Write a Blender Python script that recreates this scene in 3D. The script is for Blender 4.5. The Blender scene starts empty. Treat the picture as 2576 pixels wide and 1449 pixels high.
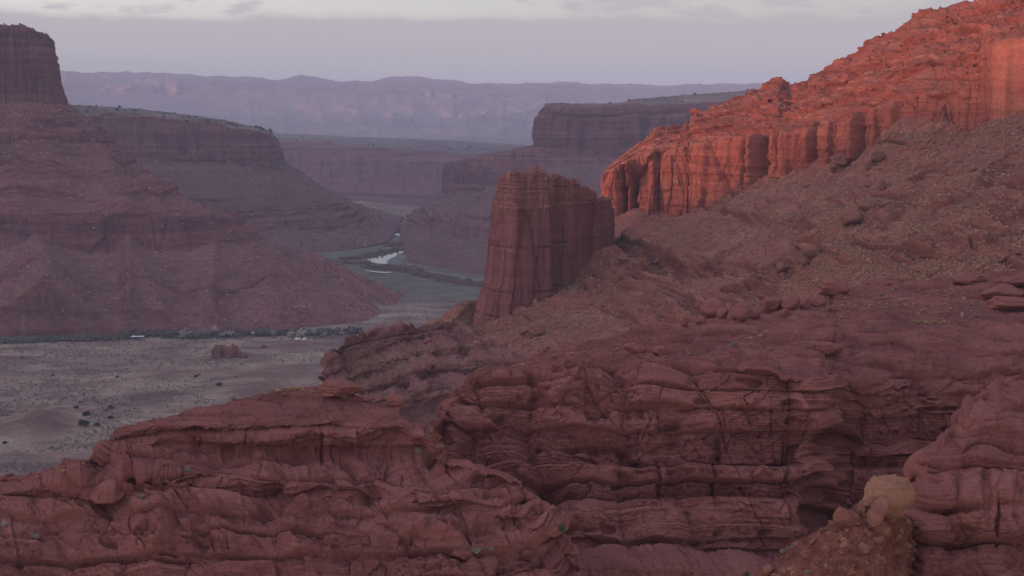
import bpy, math, random
import numpy as np
R = math.radians
sc = bpy.context.scene
C = sc.collection

# ------------------------------------------------------------------ camera
CAMZ = 200.0
F0 = 3539.0                      # focal length in units of a 2576-wide picture
PITCH = math.atan(414.0 / F0)
cam_d = bpy.data.cameras.new('camera')
cam = bpy.data.objects.new('camera', cam_d)
C.objects.link(cam)
cam.location = (0, 0, CAMZ)
cam.rotation_euler = (math.pi / 2 - PITCH, 0, 0)
cam_d.sensor_width = 36.0
cam_d.lens = 36.0 * F0 / 2576.0
cam_d.clip_start = 1.0
cam_d.clip_end = 100000.0
sc.camera = cam

# ------------------------------------------------------------------ sun, sky, exposure
SUN_EL, SUN_DIR = R(4.2), np.array([-0.98, -0.199])     # horizontal direction TOWARDS the sun
TAN = math.tan(SUN_EL)
sun_d = bpy.data.lights.new('sun', 'SUN')
sun_d.energy = 2.6
sun_d.angle = R(0.9)
sun_d.color = (1.0, 0.49, 0.33)
sun = bpy.data.objects.new('sun', sun_d)
C.objects.link(sun)
from mathutils import Vector
sv = Vector((SUN_DIR[0] * math.cos(SUN_EL), SUN_DIR[1] * math.cos(SUN_EL), math.sin(SUN_EL)))
sun.rotation_euler = sv.to_track_quat('Z', 'Y').to_euler()
sun.location = (-300, -200, 400)

w = bpy.data.worlds.new('World')
sc.world = w
w.use_nodes = True
sc.view_settings.view_transform = 'Standard'
sc.view_settings.look = 'None'
sc.view_settings.gamma = 1.0
sc.view_settings.use_curve_mapping = False
sc.view_settings.exposure = 0.2
sc.cycles.use_denoising = True
sc.cycles.max_bounces = 4
sc.cycles.diffuse_bounces = 1
sc.cycles.volume_bounces = 1


class NT:
    """small helper to write node trees"""
    def __init__(self, tree):
        self.t = tree
        tree.nodes.clear()

    def n(self, typ, ins=None, **props):
        nd = self.t.nodes.new(typ)
        for k, v in props.items():
            setattr(nd, k, v)
        for k, v in (ins or {}).items():
            self.set(nd, k, v)
        return nd

    def set(self, nd, k, v):
        s = nd.inputs[k]
        if isinstance(v, bpy.types.NodeSocket):
            self.t.links.new(v, s)
        elif isinstance(v, bpy.types.Node):
            self.t.links.new(v.outputs[0], s)
        else:
            s.default_value = v

    def math(self, op, a, b=0.0, clamp=False):
        return self.n('ShaderNodeMath', {0: a, 1: b}, operation=op, use_clamp=clamp).outputs[0]

    def ramp(self, fac, stops, interp='LINEAR'):
        nd = self.n('ShaderNodeValToRGB', {0: fac})
        cr = nd.color_ramp
        cr.interpolation = interp
        while len(cr.elements) < len(stops):
            cr.elements.new(0.5)
        for e, (p, c) in zip(cr.elements, stops):
            e.position = p
            e.color = (c, c, c, 1) if isinstance(c, (int, float)) else (*c, 1)
        return nd.outputs[0]

    def mix(self, fac, a, b, blend='MIX'):
        nd = self.n('ShaderNodeMix', data_type='RGBA', blend_type=blend)
        self.set(nd, 0, fac)
        for i, v in ((6, a), (7, b)):
            self.set(nd, i, (*v, 1) if isinstance(v, tuple) and len(v) == 3 else v)
        return nd.outputs[2]

    def noise(self, vec, scale, detail=4.0, rough=0.55, dist=0.0, out=0):
        return self.n('ShaderNodeTexNoise', {'Vector': vec, 'Scale': scale, 'Detail': detail,
                                             'Roughness': rough, 'Distortion': dist}).outputs[out]

    def scl(self, vec, s):
        return self.n('ShaderNodeVectorMath', {0: vec, 1: s}, operation='MULTIPLY').outputs[0]


def make_sky():
    N = NT(w.node_tree)
    sky = N.n('ShaderNodeTexSky', sky_type='NISHITA', sun_disc=False, sun_elevation=SUN_EL,
              sun_rotation=math.atan2(SUN_DIR[0], SUN_DIR[1]), altitude=1300.0, air_density=1.0,
              dust_density=1.5, ozone_density=1.0)
    b1 = N.n('ShaderNodeBackground', {'Color': sky, 'Strength': 0.10})
    tc = N.n('ShaderNodeTexCoord')
    g = tc.outputs['Generated']
    xyz = N.n('ShaderNodeSeparateXYZ', {0: g})
    z = xyz.outputs[2]
    # long cloud bank low over the horizon, small torn clouds above it
    el = N.scl(g, (1.0, 1.0, 3.0))
    n1 = N.noise(el, 9.0, 6.0, 0.6)
    n2 = N.noise(N.scl(g, (1.0, 1.0, 4.5)), 22.0, 6.0, 0.62)
    zz = N.math('ADD', z, N.math('MULTIPLY', N.math('SUBTRACT', n1, 0.5), -0.020))
    zz = N.math('ADD', zz, N.math('MULTIPLY', N.math('SUBTRACT', n2, 0.5), -0.010))
    bank = N.ramp(zz, [(0.0, 1.0), (0.0695, 1.0), (0.0765, 0.0)], 'EASE')
    puffs = N.ramp(N.noise(N.scl(g, (1.0, 1.0, 4.0)), 17.0, 5.0, 0.55), [(0.52, 0.0), (0.61, 0.85)])
    fade = N.ramp(z, [(0.06, 1.0), (0.115, 0.7), (0.4, 0.35)])
    puffs = N.math('MULTIPLY', puffs, fade)
    mask = N.math('MAXIMUM', bank, puffs, True)
    ccol = N.ramp(z, [(0.0, (0.50, 0.485, 0.475)), (0.05, (0.455, 0.44, 0.437)), (0.073, (0.45, 0.43, 0.425)), (0.3, (0.42, 0.45, 0.55))])
    b2 = N.n('ShaderNodeBackground', {'Color': ccol, 'Strength': 1.0})
    # thin high veil that turns the clear sky cream, brighter towards the low sun
    dots = N.n('ShaderNodeVectorMath', {0: g, 1: (float(SUN_DIR[0]), float(SUN_DIR[1]), 0.15)}, operation='DOT_PRODUCT').outputs['Value']
    glow = N.math('ADD', 1.0, N.math('MULTIPLY', dots, 0.60))
    veil = N.n('ShaderNodeBackground', {'Color': N.ramp(z, [(0.06, (0.84, 0.80, 0.725)), (0.085, (0.81, 0.80, 0.735)), (0.25, (0.62, 0.67, 0.80)), (1.0, (0.48, 0.56, 0.79))]), 'Strength': glow})
    # warm twilight glow low over the sunward horizon
    dw = N.math('POWER', N.math('MAXIMUM', N.n('ShaderNodeVectorMath', {0: g, 1: (float(SUN_DIR[0]), float(SUN_DIR[1]), 0.0)}, operation='DOT_PRODUCT').outputs['Value'], 0.0), 2.0)
    dw = N.math('MULTIPLY', dw, N.ramp(z, [(0.0, 1.0), (0.55, 0.0)], 'EASE'))
    warm = N.n('ShaderNodeBackground', {'Color': (1.0, 0.50, 0.36, 1), 'Strength': N.math('MULTIPLY', dw, 1.5)})
    vw = N.n('ShaderNodeAddShader')
    N.t.links.new(veil.outputs[0], vw.inputs[0])
    N.t.links.new(warm.outputs[0], vw.inputs[1])
    veil = vw
    m0 = N.n('ShaderNodeMixShader', {0: 0.78, 1: b1.outputs[0], 2: veil.outputs[0]})
    m = N.n('ShaderNodeMixShader', {0: mask, 1: m0.outputs[0], 2: b2.outputs[0]})
    N.n('ShaderNodeOutputWorld', {0: m.outputs[0]})


make_sky()

# ------------------------------------------------------------------ numeric tools
_g = np.random.default_rng(5)
_ang = _g.random(1024) * 2 * np.pi
_GX, _GY = np.cos(_ang).astype(np.float32), np.sin(_ang).astype(np.float32)


def _h(ix, iy, seed):
    x = ix.astype(np.uint32) * np.uint32(374761393) + iy.astype(np.uint32) * np.uint32(668265263) + np.uint32((seed * 2246822519) & 0xffffffff)
    x = (x ^ (x >> np.uint32(13))) * np.uint32(1274126177)
    return x ^ (x >> np.uint32(16))


def perlin(x, y, seed=0):
    x = np.asarray(x, np.float32)
    y = np.asarray(y, np.float32)
    x, y = np.broadcast_arrays(x, y)
    ix = np.floor(x).astype(np.int32)
    iy = np.floor(y).astype(np.int32)
    fx, fy = x - ix, y - iy

    def g(dx, dy):
        k = _h(ix + dx, iy + dy, seed) & np.uint32(1023)
        return _GX[k] * (fx - dx) + _GY[k] * (fy - dy)
    u = fx * fx * fx * (fx * (fx * 6 - 15) + 10)
    v = fy * fy * fy * (fy * (fy * 6 - 15) + 10)
    a = g(0, 0) * (1 - u) + g(1, 0) * u
    b = g(0, 1) * (1 - u) + g(1, 1) * u
    return (a * (1 - v) + b * v) * 1.5


def fbm(x, y, octv=4, seed=0, gain=0.5):
    r, a, t = 0.0, 1.0, 0.0
    for i in range(octv):
        r = r + a * perlin(x * 2 ** i, y * 2 ** i, seed + 17 * i)
        t += a
        a *= gain
    return r / t


def ridged(x, y, octv=4, seed=0, gain=0.5):
    r, a, t = 0.0, 1.0, 0.0
    for i in range(octv):
        r = r + a * (1 - 2 * np.abs(perlin(x * 2 ** i, y * 2 ** i, seed + 17 * i)))
        t += a
        a *= gain
    return r / t


def worley(x, y, seed=0, full=False):
    x = np.asarray(x, np.float32)
    y = np.asarray(y, np.float32)
    ix = np.floor(x).astype(np.int32)
    iy = np.floor(y).astype(np.int32)
    f1 = np.full(x.shape, 9.0, np.float32)
    f2 = f1.copy()
    cid = np.zeros(x.shape, np.float32)
    ox = np.zeros(x.shape, np.float32)
    oy = np.zeros(x.shape, np.float32)
    for dx in (-1, 0, 1):
        for dy in (-1, 0, 1):
            k = _h(ix + dx, iy + dy, seed)
            px = ix + dx + (k & np.uint32(255)) / np.float32(255)
            py = iy + dy + ((k >> np.uint32(8)) & np.uint32(255)) / np.float32(255)
            d = np.hypot(x - px, y - py)
            c = d < f1
            f2 = np.where(c, f1, np.minimum(f2, d))
            cid = np.where(c, ((k >> np.uint32(16)) & np.uint32(1023)) / np.float32(1023), cid)
            if full:
                ox = np.where(c, x - px, ox)
                oy = np.where(c, y - py, oy)
            f1 = np.where(c, d, f1)
    if full:
        return f1, f2, cid, ox, oy
    return f1, f2, cid


def sstep(a, b, x):
    t = np.clip((x - a) / (b - a), 0, 1)
    return t * t * (3 - 2 * t)


def U(px, py, d):
    """point seen at (px, py) of a 2576 x 1449 picture, d metres ahead of the camera"""
    px, py, d = np.broadcast_arrays(np.asarray(px, float), np.asarray(py, float), np.asarray(d, float))
    cx, cy = (px - 1288) / F0, (py - 724.5) / F0
    cp, sp = math.cos(PITCH), math.sin(PITCH)
    vy = cp - cy * sp
    vz = -sp - cy * cp
    k = d / vy
    return np.stack([cx * k, d, CAMZ + vz * k], -1)


def ground_d(py):
    cy = (py - 724.5) / F0
    cp, sp = math.cos(PITCH), math.sin(PITCH)
    return CAMZ * (cp - cy * sp) / (sp + cy * cp)


def on_floor(px, py, z=0.0):
    cy = (py - 724.5) / F0
    cp, sp = math.cos(PITCH), math.sin(PITCH)
    return U(px, py, (CAMZ - z) * (cp - cy * sp) / (sp + cy * cp))


def blur(a, n, axis, k=1):
    for _ in range(n):
        p = np.concatenate([np.take(a, [0] * k, axis), a, np.take(a, [-1] * k, axis)], axis)
        c = np.cumsum(np.concatenate([np.zeros_like(np.take(p, [0], axis)), p], axis), axis)
        L = a.shape[axis]
        a = (np.take(c, range(2 * k + 1, 2 * k + 1 + L), axis) - np.take(c, range(0, L), axis)) / (2 * k + 1)
    return a


def catmull(P, t):
    """P (K, ...), t in [0, K-1]"""
    K = len(P)
    i = np.clip(np.floor(t).astype(int), 0, K - 2)
    f = (t - i).reshape((-1,) + (1,) * (P.ndim - 1))
    p0, p1, p2, p3 = P[np.clip(i - 1, 0, K - 1)], P[i], P[i + 1], P[np.clip(i + 2, 0, K - 1)]
    c = p1 + 0.5 * f * (p2 - p0 + f * (2 * p0 - 5 * p1 + 4 * p2 - p3 + f * (3 * (p1 - p2) + p3 - p0)))
    lin = p1 * (1 - f) + p2 * f
    return 0.45 * c + 0.55 * lin


def expand_rows(L, step, minrows, hid, attr):
    """L (M, nu, 3) contours with screen rows -> full grid, per-row contour parameter"""
    ts = []
    for m in range(len(L) - 1):
        seg = np.linalg.norm(L[m + 1] - L[m], axis=-1).mean()
        d = np.linalg.norm(L[m] - np.array([0, 0, CAMZ]), axis=-1).mean()
        n = int(max(minrows, seg / (d / F0 * step)))
        if m in hid:
            n = max(6, n // 5)
        n = min(n, 700)
        ts.append(m + np.arange(n) / n)
    ts.append([len(L) - 1])
    return np.concatenate(ts)


def loft_px(rows, p0, p1, nu, step=2.0, ext=(0, 0), wob=0.0, wl=60.0, seed=1, hid=(0,), minrows=6, sm=2, smu=3):
    """rows: contour lists of (px, py, d), interpolated across the picture"""
    px = np.linspace(p0, p1, nu)
    if ext[0]:
        px = np.concatenate([np.linspace(p0 - ext[0], p0, int(ext[0] / 5), endpoint=False), px])
    if ext[1]:
        px = np.concatenate([px, np.linspace(p1, p1 + ext[1], int(ext[1] / 5) + 1)[1:]])
    L = []
    for r in rows:
        r = np.array(r, float)
        yy = np.interp(px, r[:, 0], r[:, 1])
        dd = np.interp(px, r[:, 0], r[:, 2])
        yy = blur(yy, 2, 0, smu)
        dd = blur(dd, 2, 0, smu)
        L.append(U(px, yy, dd))
    return finish(np.array(L), step, wob, wl, seed, hid, minrows, sm)


def loft_ix(rows, nu, step=2.0, wob=0.0, wl=60.0, seed=1, hid=(0,), minrows=6, sm=2, world=False):
    """rows: contours with equal station count (they may fold back)"""
    A = np.array(rows, float)
    P = A if world else U(A[..., 0], A[..., 1], A[..., 2])
    seg = np.linalg.norm(np.diff(P, axis=1), axis=-1).mean(0)
    cum = np.concatenate([[0], np.cumsum(seg)])
    t = np.interp(np.linspace(0, cum[-1], nu), cum, np.arange(len(cum)))
    L = np.array([catmull(r, t) for r in P])
    return finish(L, step, wob, wl, seed, hid, minrows, sm)


def finish(L, step, wob, wl, seed, hid, minrows, sm):
    T = expand_rows(L, step, minrows, hid, None)
    M, nu = L.shape[:2]
    mid = L[M // 2]
    s = np.concatenate([[0], np.cumsum(np.linalg.norm(np.diff(mid[:, :2], axis=0), axis=-1))])
    TT = np.repeat(T[:, None], nu, 1)
    if wob:
        wv = wob * fbm(s[None, :] / wl, TT * 0.6, 4, seed)
        edge = np.minimum(1, np.minimum(TT, M - 1 - TT))
        TT = np.clip(TT + wv * edge, 0, M - 1)
    i = np.clip(np.floor(TT).astype(int), 0, M - 2)
    f = (TT - i)[..., None]
    cols = np.arange(nu)[None, :]
    G = L[i, cols] * (1 - f) + L[i + 1, cols] * f
    for _ in range(sm):
        G = blur(G, 1, 0, 1)
    return G, TT, np.repeat(s[None, :], len(T), 0)


def normals(G, sm=6):
    B = blur(blur(G, 2, 0, sm), 2, 1, sm)
    du = np.gradient(B, axis=1)
    dv = np.gradient(B, axis=0)
    n = np.cross(du, dv)
    n /= np.linalg.norm(n, axis=-1, keepdims=True) + 1e-9
    return n


def outward(G, n):
    v = np.array([0, 0, CAMZ + 60]) - G
    if (n * v).sum(-1).mean() < 0:
        n = -n
    return n


def grid_mesh(name, G, mat, attrs=None, closed=False, smooth=True):
    nv, nu = G.shape[:2]
    idx = np.arange(nv * nu).reshape(nv, nu)
    if closed:
        idx2 = np.concatenate([idx, idx[:, :1]], 1)
    else:
        idx2 = idx
    q = np.stack([idx2[:-1, :-1], idx2[1:, :-1], idx2[1:, 1:], idx2[:-1, 1:]], -1).reshape(-1, 4)
    # wind faces so they look at the camera side
    a, b, c = (G.reshape(-1, 3)[q[:, k]] for k in (0, 1, 2))
    nn = np.cross(b - a, c - a)
    v = np.array([0, 0, CAMZ + 60]) - a
    if (nn * v).sum() < 0 and not closed:
        q = q[:, ::-1]
    me = raw_mesh(name, G.reshape(-1, 3), q, smooth)
    for k, arr in (attrs or {}).items():
        at = me.attributes.new(k, 'FLOAT', 'POINT')
        at.data.foreach_set('value', np.ascontiguousarray(arr, np.float32).ravel())
    me.materials.append(mat)
    return me


def raw_mesh(name, V, Q, smooth=True):
    me = bpy.data.meshes.new(name)
    V = np.ascontiguousarray(V, np.float32)
    Q = np.ascontiguousarray(Q, np.int32)
    k = Q.shape[1]
    me.vertices.add(len(V))
    me.vertices.foreach_set('co', V.ravel())
    me.loops.add(Q.size)
    me.loops.foreach_set('vertex_index', Q.ravel())
    me.polygons.add(len(Q))
    me.polygons.foreach_set('loop_start', np.arange(0, Q.size, k, dtype=np.int32))
    me.polygons.foreach_set('loop_total', np.full(len(Q), k, np.int32))
    me.polygons.foreach_set('use_smooth', np.full(len(Q), smooth))
    me.update(calc_edges=True)
    return me


def link(name, me, label=None, cat=None, kind=None, group=None, parent=None):
    o = bpy.data.objects.new(name, me)
    C.objects.link(o)
    if parent is not None:
        o.parent = parent
    if label:
        o['label'] = label
    if cat:
        o['category'] = cat
    if kind:
        o['kind'] = kind
    if group:
        o['group'] = group
    return o


# ------------------------------------------------------------------ rock relief
def layers_1d(z0, z1, tmin, tmax, seed):
    g = np.random.default_rng(seed)
    b = [z0]
    while b[-1] < z1:
        b.append(b[-1] + tmin * (tmax / tmin) ** (g.random() ** 1.5))
    return np.array(b, np.float32), g


def blocks(s, z, tmin, tmax, wmin, wmax, seed, rz=0.35, rs=0.3, jit=0.35):
    """stacked rounded beds cut by upright joints: returns block shape (0 at joints, 1 on faces),
    per-bed hardness, per-block random"""
    b, g = layers_1d(float(z.min()) - 5, float(z.max()) + 5, tmin, tmax, seed)
    n = len(b)
    hard = g.random(n).astype(np.float32)
    wid = (wmin * (wmax / wmin) ** g.random(n)).astype(np.float32)
    ph = (g.random(n) * 100).astype(np.float32)
    i = np.clip(np.searchsorted(b, z, side='right') - 1, 0, n - 2)
    th = b[i + 1] - b[i]
    a = (z - b[i]) / th
    x = s / wid[i] + ph[i] + jit * perlin(s / (wid[i] * 0.9), z / (th * 1.3) + ph[i], seed + 3)
    j = np.floor(x)
    f = x - j
    k = _h(j.astype(np.int32), i.astype(np.int32), seed + 11)
    rnd = (k & np.uint32(1023)) / np.float32(1023)
    present = ((k >> np.uint32(10)) & np.uint32(1023)) / np.float32(1023)
    da = np.clip(np.minimum(a, 1 - a) * th / (rz * np.minimum(th, 3.0)), 0, 1)
    db = np.clip(np.minimum(f, 1 - f) * wid[i] / (rs * np.minimum(wid[i], th * 1.6)), 0, 1)
    db = np.where(present > 0.35, db, 1.0)
    sh = np.sqrt(np.clip(1 - (1 - da) ** 2, 0, 1)) * (0.35 + 0.65 * np.sqrt(np.clip(1 - (1 - db) ** 2, 0, 1)))
    return sh, hard[i], rnd, a


def rubble(x, y, cell, seed, dens=0.6):
    """heap of stones: height in units of a cell"""
    f1, f2, c, ox, oy = worley(x / cell + 0.15 * perlin(x / cell * 2, y / cell * 2, seed), y / cell, seed, True)
    r = 0.16 + 0.42 * c
    c2 = (c * 7.77) % 1.0
    c3 = (c * 31.3) % 1.0
    # angular plan, flat tilted top, steep sides
    an = np.arctan2(oy, ox)
    rr = r * (0.86 + 0.14 * np.cos(an * 4 + c * 50) + 0.10 * np.cos(an * 3 + c * 90))
    top = r * (0.55 + 0.5 * c3) + ox * (c3 - 0.5) * 1.2 + oy * (c2 - 0.3) * 0.9
    h = np.clip(np.minimum((rr - f1) * 2.6, top), 0, None)
    return np.where(c2 < dens, h, 0) * cell, c


# ------------------------------------------------------------------ materials
def new_mat(name):
    m = bpy.data.materials.new(name)
    m.use_nodes = True
    return m, NT(m.node_tree)


def finish_mat(N, col, rough=0.9, bump=None, bstr=0.4, bdist=0.3, spec=0.0):
    p = N.n('ShaderNodeBsdfPrincipled', {'Base Color': col, 'Roughness': rough, 'Specular IOR Level': spec})
    if bump is not None:
        b = N.n('ShaderNodeBump', {'Strength': bstr, 'Distance': bdist, 'Height': bump})
        N.set(p, 'Normal', b)
    N.n('ShaderNodeOutputMaterial', {0: p})


def rock_mat(name, dark, mid, light, soil, soil2, unit=1.0, streak=0.35, varnish=(0.13, 0.075, 0.085), pale=0.0,
             scrub=0.0, scrub_col=(0.20, 0.185, 0.13), bed=1.0, dust=0.35):
    """unit: size in metres of the finest detail"""
    m, N = new_mat(name)
    pos = N.n('ShaderNodeNewGeometry').outputs['Position']
    warp = N.noise(pos, 0.05 / unit, 3.0, 0.5, out=1)
    wp = N.n('ShaderNodeVectorMath', {0: warp, 1: (0, 0, 6 * unit)}, operation='MULTIPLY').outputs[0]
    wp = N.n('ShaderNodeVectorMath', {0: pos, 1: wp}, operation='ADD').outputs[0]
    bands = N.noise(N.scl(wp, (0.02 / unit, 0.02 / unit, 0.55 * bed / unit)), 1.0, 5.0, 0.65)
    blot = N.noise(pos, 0.09 / unit, 5.0, 0.6)
    fine = N.noise(pos, 1.3 / unit, 4.0, 0.65)
    col = N.ramp(bands, [(0.30, dark), (0.5, mid), (0.72, light)])
    col = N.mix(N.math('MULTIPLY', N.ramp(blot, [(0.35, 0.0), (0.7, 1.0)]), 0.45), col, light)
    # desert varnish and wash streaks running down the faces
    st = N.noise(N.scl(pos, (0.30 / unit, 0.30 / unit, 0.022 / unit)), 1.0, 4.0, 0.6)
    stm = N.math('MULTIPLY', N.ramp(st, [(0.50, 0.0), (0.66, 1.0)]), streak)
    att = N.n('ShaderNodeAttribute', attribute_name='soil').outputs['Fac']
    stm = N.math('MULTIPLY', stm, N.math('SUBTRACT', 1.0, att, True))
    col = N.mix(stm, col, varnish)
    if pale:
        pl = N.noise(N.scl(pos, (0.45 / unit, 0.45 / unit, 0.03 / unit)), 1.0, 3.0, 0.5)
        pm = N.math('MULTIPLY', N.ramp(pl, [(0.66, 0.0), (0.74, 1.0)]), pale)
        col = N.mix(pm, col, (0.55, 0.42, 0.38))
    scol = N.mix(N.ramp(N.noise(pos, 0.35 / unit, 5.0, 0.7), [(0.35, 0.0), (0.65, 1.0)]), soil, soil2)
    if scrub:
        sm_ = N.noise(pos, 0.11 / unit, 3.0, 0.6)
        sf = N.noise(pos, 0.8 / unit, 3.0, 0.7)
        k = N.math('MULTIPLY', N.ramp(sm_, [(0.40, 0.0), (0.62, 1.0)]), N.ramp(sf, [(0.42, 0.0), (0.56, 1.0)]))
        scol = N.mix(N.math('MULTIPLY', k, scrub), scol, scrub_col)
    # loose stones of their own tints
    vo = N.n('ShaderNodeTexVoronoi', {'Vector': pos, 'Scale': 0.9 / unit}, feature='F1')
    tint = N.ramp(N.n('ShaderNodeSeparateXYZ', {0: vo.outputs['Color']}).outputs[0], [(0.0, 0.72), (0.6, 1.0), (1.0, 1.3)])
    scol = N.mix(0.6, scol, tint, 'MULTIPLY')
    stone = N.n('ShaderNodeAttribute', attribute_name='stone').outputs['Fac']
    scol = N.mix(stone, scol, N.mix(0.45, light, (0.38, 0.20, 0.13)))
    scol = N.mix(0.55, scol, N.ramp(bands, [(0.34, 0.62), (0.5, 1.0), (0.68, 1.3)]), 'MULTIPLY')
    col = N.mix(att, col, scol)
    tone = N.n('ShaderNodeAttribute', attribute_name='tone').outputs['Fac']
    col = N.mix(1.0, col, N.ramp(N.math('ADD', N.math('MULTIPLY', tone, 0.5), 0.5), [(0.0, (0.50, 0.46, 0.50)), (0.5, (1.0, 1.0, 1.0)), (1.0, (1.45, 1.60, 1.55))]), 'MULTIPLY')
    # pale dust lying on the flat tops
    nz_ = N.n('ShaderNodeSeparateXYZ', {0: N.n('ShaderNodeNewGeometry').outputs['Normal']}).outputs[2]
    col = N.mix(N.math('MULTIPLY', N.ramp(nz_, [(0.45, 0.0), (0.9, 1.0)]), dust), col, N.mix(0.5, col, (0.26, 0.115, 0.105)))
    col = N.mix(0.75, col, N.ramp(fine, [(0.25, 0.66), (0.5, 1.0), (0.8, 1.30)]), 'MULTIPLY')
    bh = N.math('ADD', N.math('MULTIPLY', fine, 0.6), N.math('MULTIPLY', N.noise(N.scl(pos, (0.8 / unit, 0.8 / unit, 2.6 / unit)), 1.0, 5.0, 0.7), 1.0))
    finish_mat(N, col, 0.92, bh, 0.9, 0.45 * unit)
    return m


M_FG = rock_mat('near_red_sandstone', (0.191, 0.063, 0.054), (0.245, 0.083, 0.071), (0.292, 0.108, 0.092),
                (0.229, 0.086, 0.071), (0.191, 0.067, 0.058), unit=0.35, streak=0.22, varnish=(0.127, 0.048, 0.048), pale=0.10)
M_MID = rock_mat('mid_red_sandstone', (0.165, 0.064, 0.058), (0.217, 0.086, 0.073), (0.267, 0.114, 0.095),
                 (0.217, 0.099, 0.077), (0.255, 0.127, 0.095), unit=1.1, streak=0.25, scrub=0.5, scrub_col=(0.229, 0.172, 0.095))
M_TALUS = rock_mat('red_talus', (0.20, 0.064, 0.050), (0.27, 0.088, 0.068), (0.34, 0.14, 0.10),
                   (0.29, 0.10, 0.074), (0.235, 0.074, 0.058), unit=1.3, streak=0.25, scrub=0.45, scrub_col=(0.36, 0.205, 0.11))
M_TOWER = rock_mat('tower_sandstone', (0.185, 0.060, 0.055), (0.24, 0.082, 0.074), (0.30, 0.115, 0.102),
                   (0.22, 0.089, 0.07), (0.19, 0.07, 0.057), unit=1.3, streak=0.45, varnish=(0.125, 0.05, 0.053), pale=0.25, bed=0.8)
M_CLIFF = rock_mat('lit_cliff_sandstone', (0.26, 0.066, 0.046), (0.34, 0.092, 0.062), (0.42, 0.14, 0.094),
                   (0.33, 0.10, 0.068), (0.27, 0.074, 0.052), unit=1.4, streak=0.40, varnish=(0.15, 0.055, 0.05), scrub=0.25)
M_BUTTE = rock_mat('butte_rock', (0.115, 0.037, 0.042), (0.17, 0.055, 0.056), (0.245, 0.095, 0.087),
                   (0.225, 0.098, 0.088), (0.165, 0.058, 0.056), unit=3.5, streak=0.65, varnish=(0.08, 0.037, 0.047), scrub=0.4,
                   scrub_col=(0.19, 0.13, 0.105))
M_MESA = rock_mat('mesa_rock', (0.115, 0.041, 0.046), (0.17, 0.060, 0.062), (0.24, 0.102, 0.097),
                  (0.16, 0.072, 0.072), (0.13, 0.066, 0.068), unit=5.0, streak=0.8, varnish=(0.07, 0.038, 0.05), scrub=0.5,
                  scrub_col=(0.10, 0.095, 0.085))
M_RIM = rock_mat('mesa_top_rock', (0.12, 0.08, 0.075), (0.18, 0.125, 0.112), (0.30, 0.225, 0.20),
                 (0.13, 0.088, 0.08), (0.22, 0.16, 0.142), unit=5.0, streak=0.0, scrub=0.7, scrub_col=(0.06, 0.055, 0.05), dust=0.0)
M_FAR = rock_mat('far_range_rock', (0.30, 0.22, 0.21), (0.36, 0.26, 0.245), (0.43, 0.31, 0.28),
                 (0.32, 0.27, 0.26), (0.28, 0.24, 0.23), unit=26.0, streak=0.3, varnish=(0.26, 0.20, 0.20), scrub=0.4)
M_SOIL = rock_mat('rubbly_orange_soil', (0.19, 0.072, 0.05), (0.245, 0.098, 0.066), (0.30, 0.14, 0.09),
                  (0.225, 0.083, 0.058), (0.18, 0.06, 0.046), unit=0.3, streak=0.0, dust=0.0)
M_TAN = rock_mat('tan_boulder_rock', (0.23, 0.10, 0.062), (0.32, 0.146, 0.09), (0.375, 0.185, 0.12),
                 (0.34, 0.18, 0.11), (0.28, 0.14, 0.09), unit=0.35, streak=0.2, varnish=(0.20, 0.085, 0.065), dust=0.0)


# ------------------------------------------------------------------ landforms
SURF = {}


def relief(name, G, TT, S, mat, fn, label, cat, *, skirt=0.0, kind='structure', sm=6, closed=False, obj_name=None, parent=None, mat2=None, t2=1.0):
    if skirt:
        ex = [G[-1] - np.array([0, 0, skirt * k / 3]) for k in (1, 2, 3)]
        G = np.concatenate([G, np.array(ex)], 0)
        TT = np.concatenate([TT, np.repeat(TT[-1:], 3, 0)], 0)
        S = np.concatenate([S, np.repeat(S[-1:], 3, 0)], 0)
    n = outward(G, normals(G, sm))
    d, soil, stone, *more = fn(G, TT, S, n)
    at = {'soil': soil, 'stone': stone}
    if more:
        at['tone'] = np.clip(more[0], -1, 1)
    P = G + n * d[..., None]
    if callable(getattr(fn, 'post', None)):
        P = fn.post(P)
    SURF[name] = (P, n, TT, S)
    me = grid_mesh(name, P, mat, at, closed)
    if mat2:
        me.materials.append(mat2)
        q = (TT[:-1, :-1] < t2).ravel().astype(np.int32)
        me.polygons.foreach_set('material_index', q)
    return link(obj_name or name, me, label, cat, kind, parent=parent)


def band(T, a, b, soft=0.15):
    return sstep(a - soft, a + soft, T) * (1 - sstep(b - soft, b + soft, T))


def feats(G, fl):
    """hand-placed bulges and hollows (picture units, metres)"""
    px = 1288 + F0 * G[..., 0] / G[..., 1] * math.cos(PITCH)
    cp, sp = math.cos(PITCH), math.sin(PITCH)
    dz = G[..., 2] - CAMZ
    fw = G[..., 1] * cp - dz * sp
    px = 1288 + F0 * G[..., 0] / fw
    py = 724.5 - F0 * (G[..., 1] * sp + dz * cp) / fw
    wx = 9 * fbm(px / 34, py / 34, 4, 71, 0.6)
    wy = 6 * fbm(px / 34, py / 34, 4, 72, 0.6)
    d = 0.0
    for cx_, cy_, rx, ry, am in fl:
        q = ((px + wx - cx_) / rx) ** 2 + ((py + wy - cy_) / ry) ** 2
        d = d + am * np.exp(-q ** 1.6)
    return d


def bed(a, und=0.10, top=0.45):
    """ledge section: sharp undercut foot, long rounded shoulder"""
    return sstep(0, und, a) * np.sqrt(np.clip(1 - np.clip((a - (1 - top)) / top, 0, 1) ** 2, 0, 1))


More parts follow.
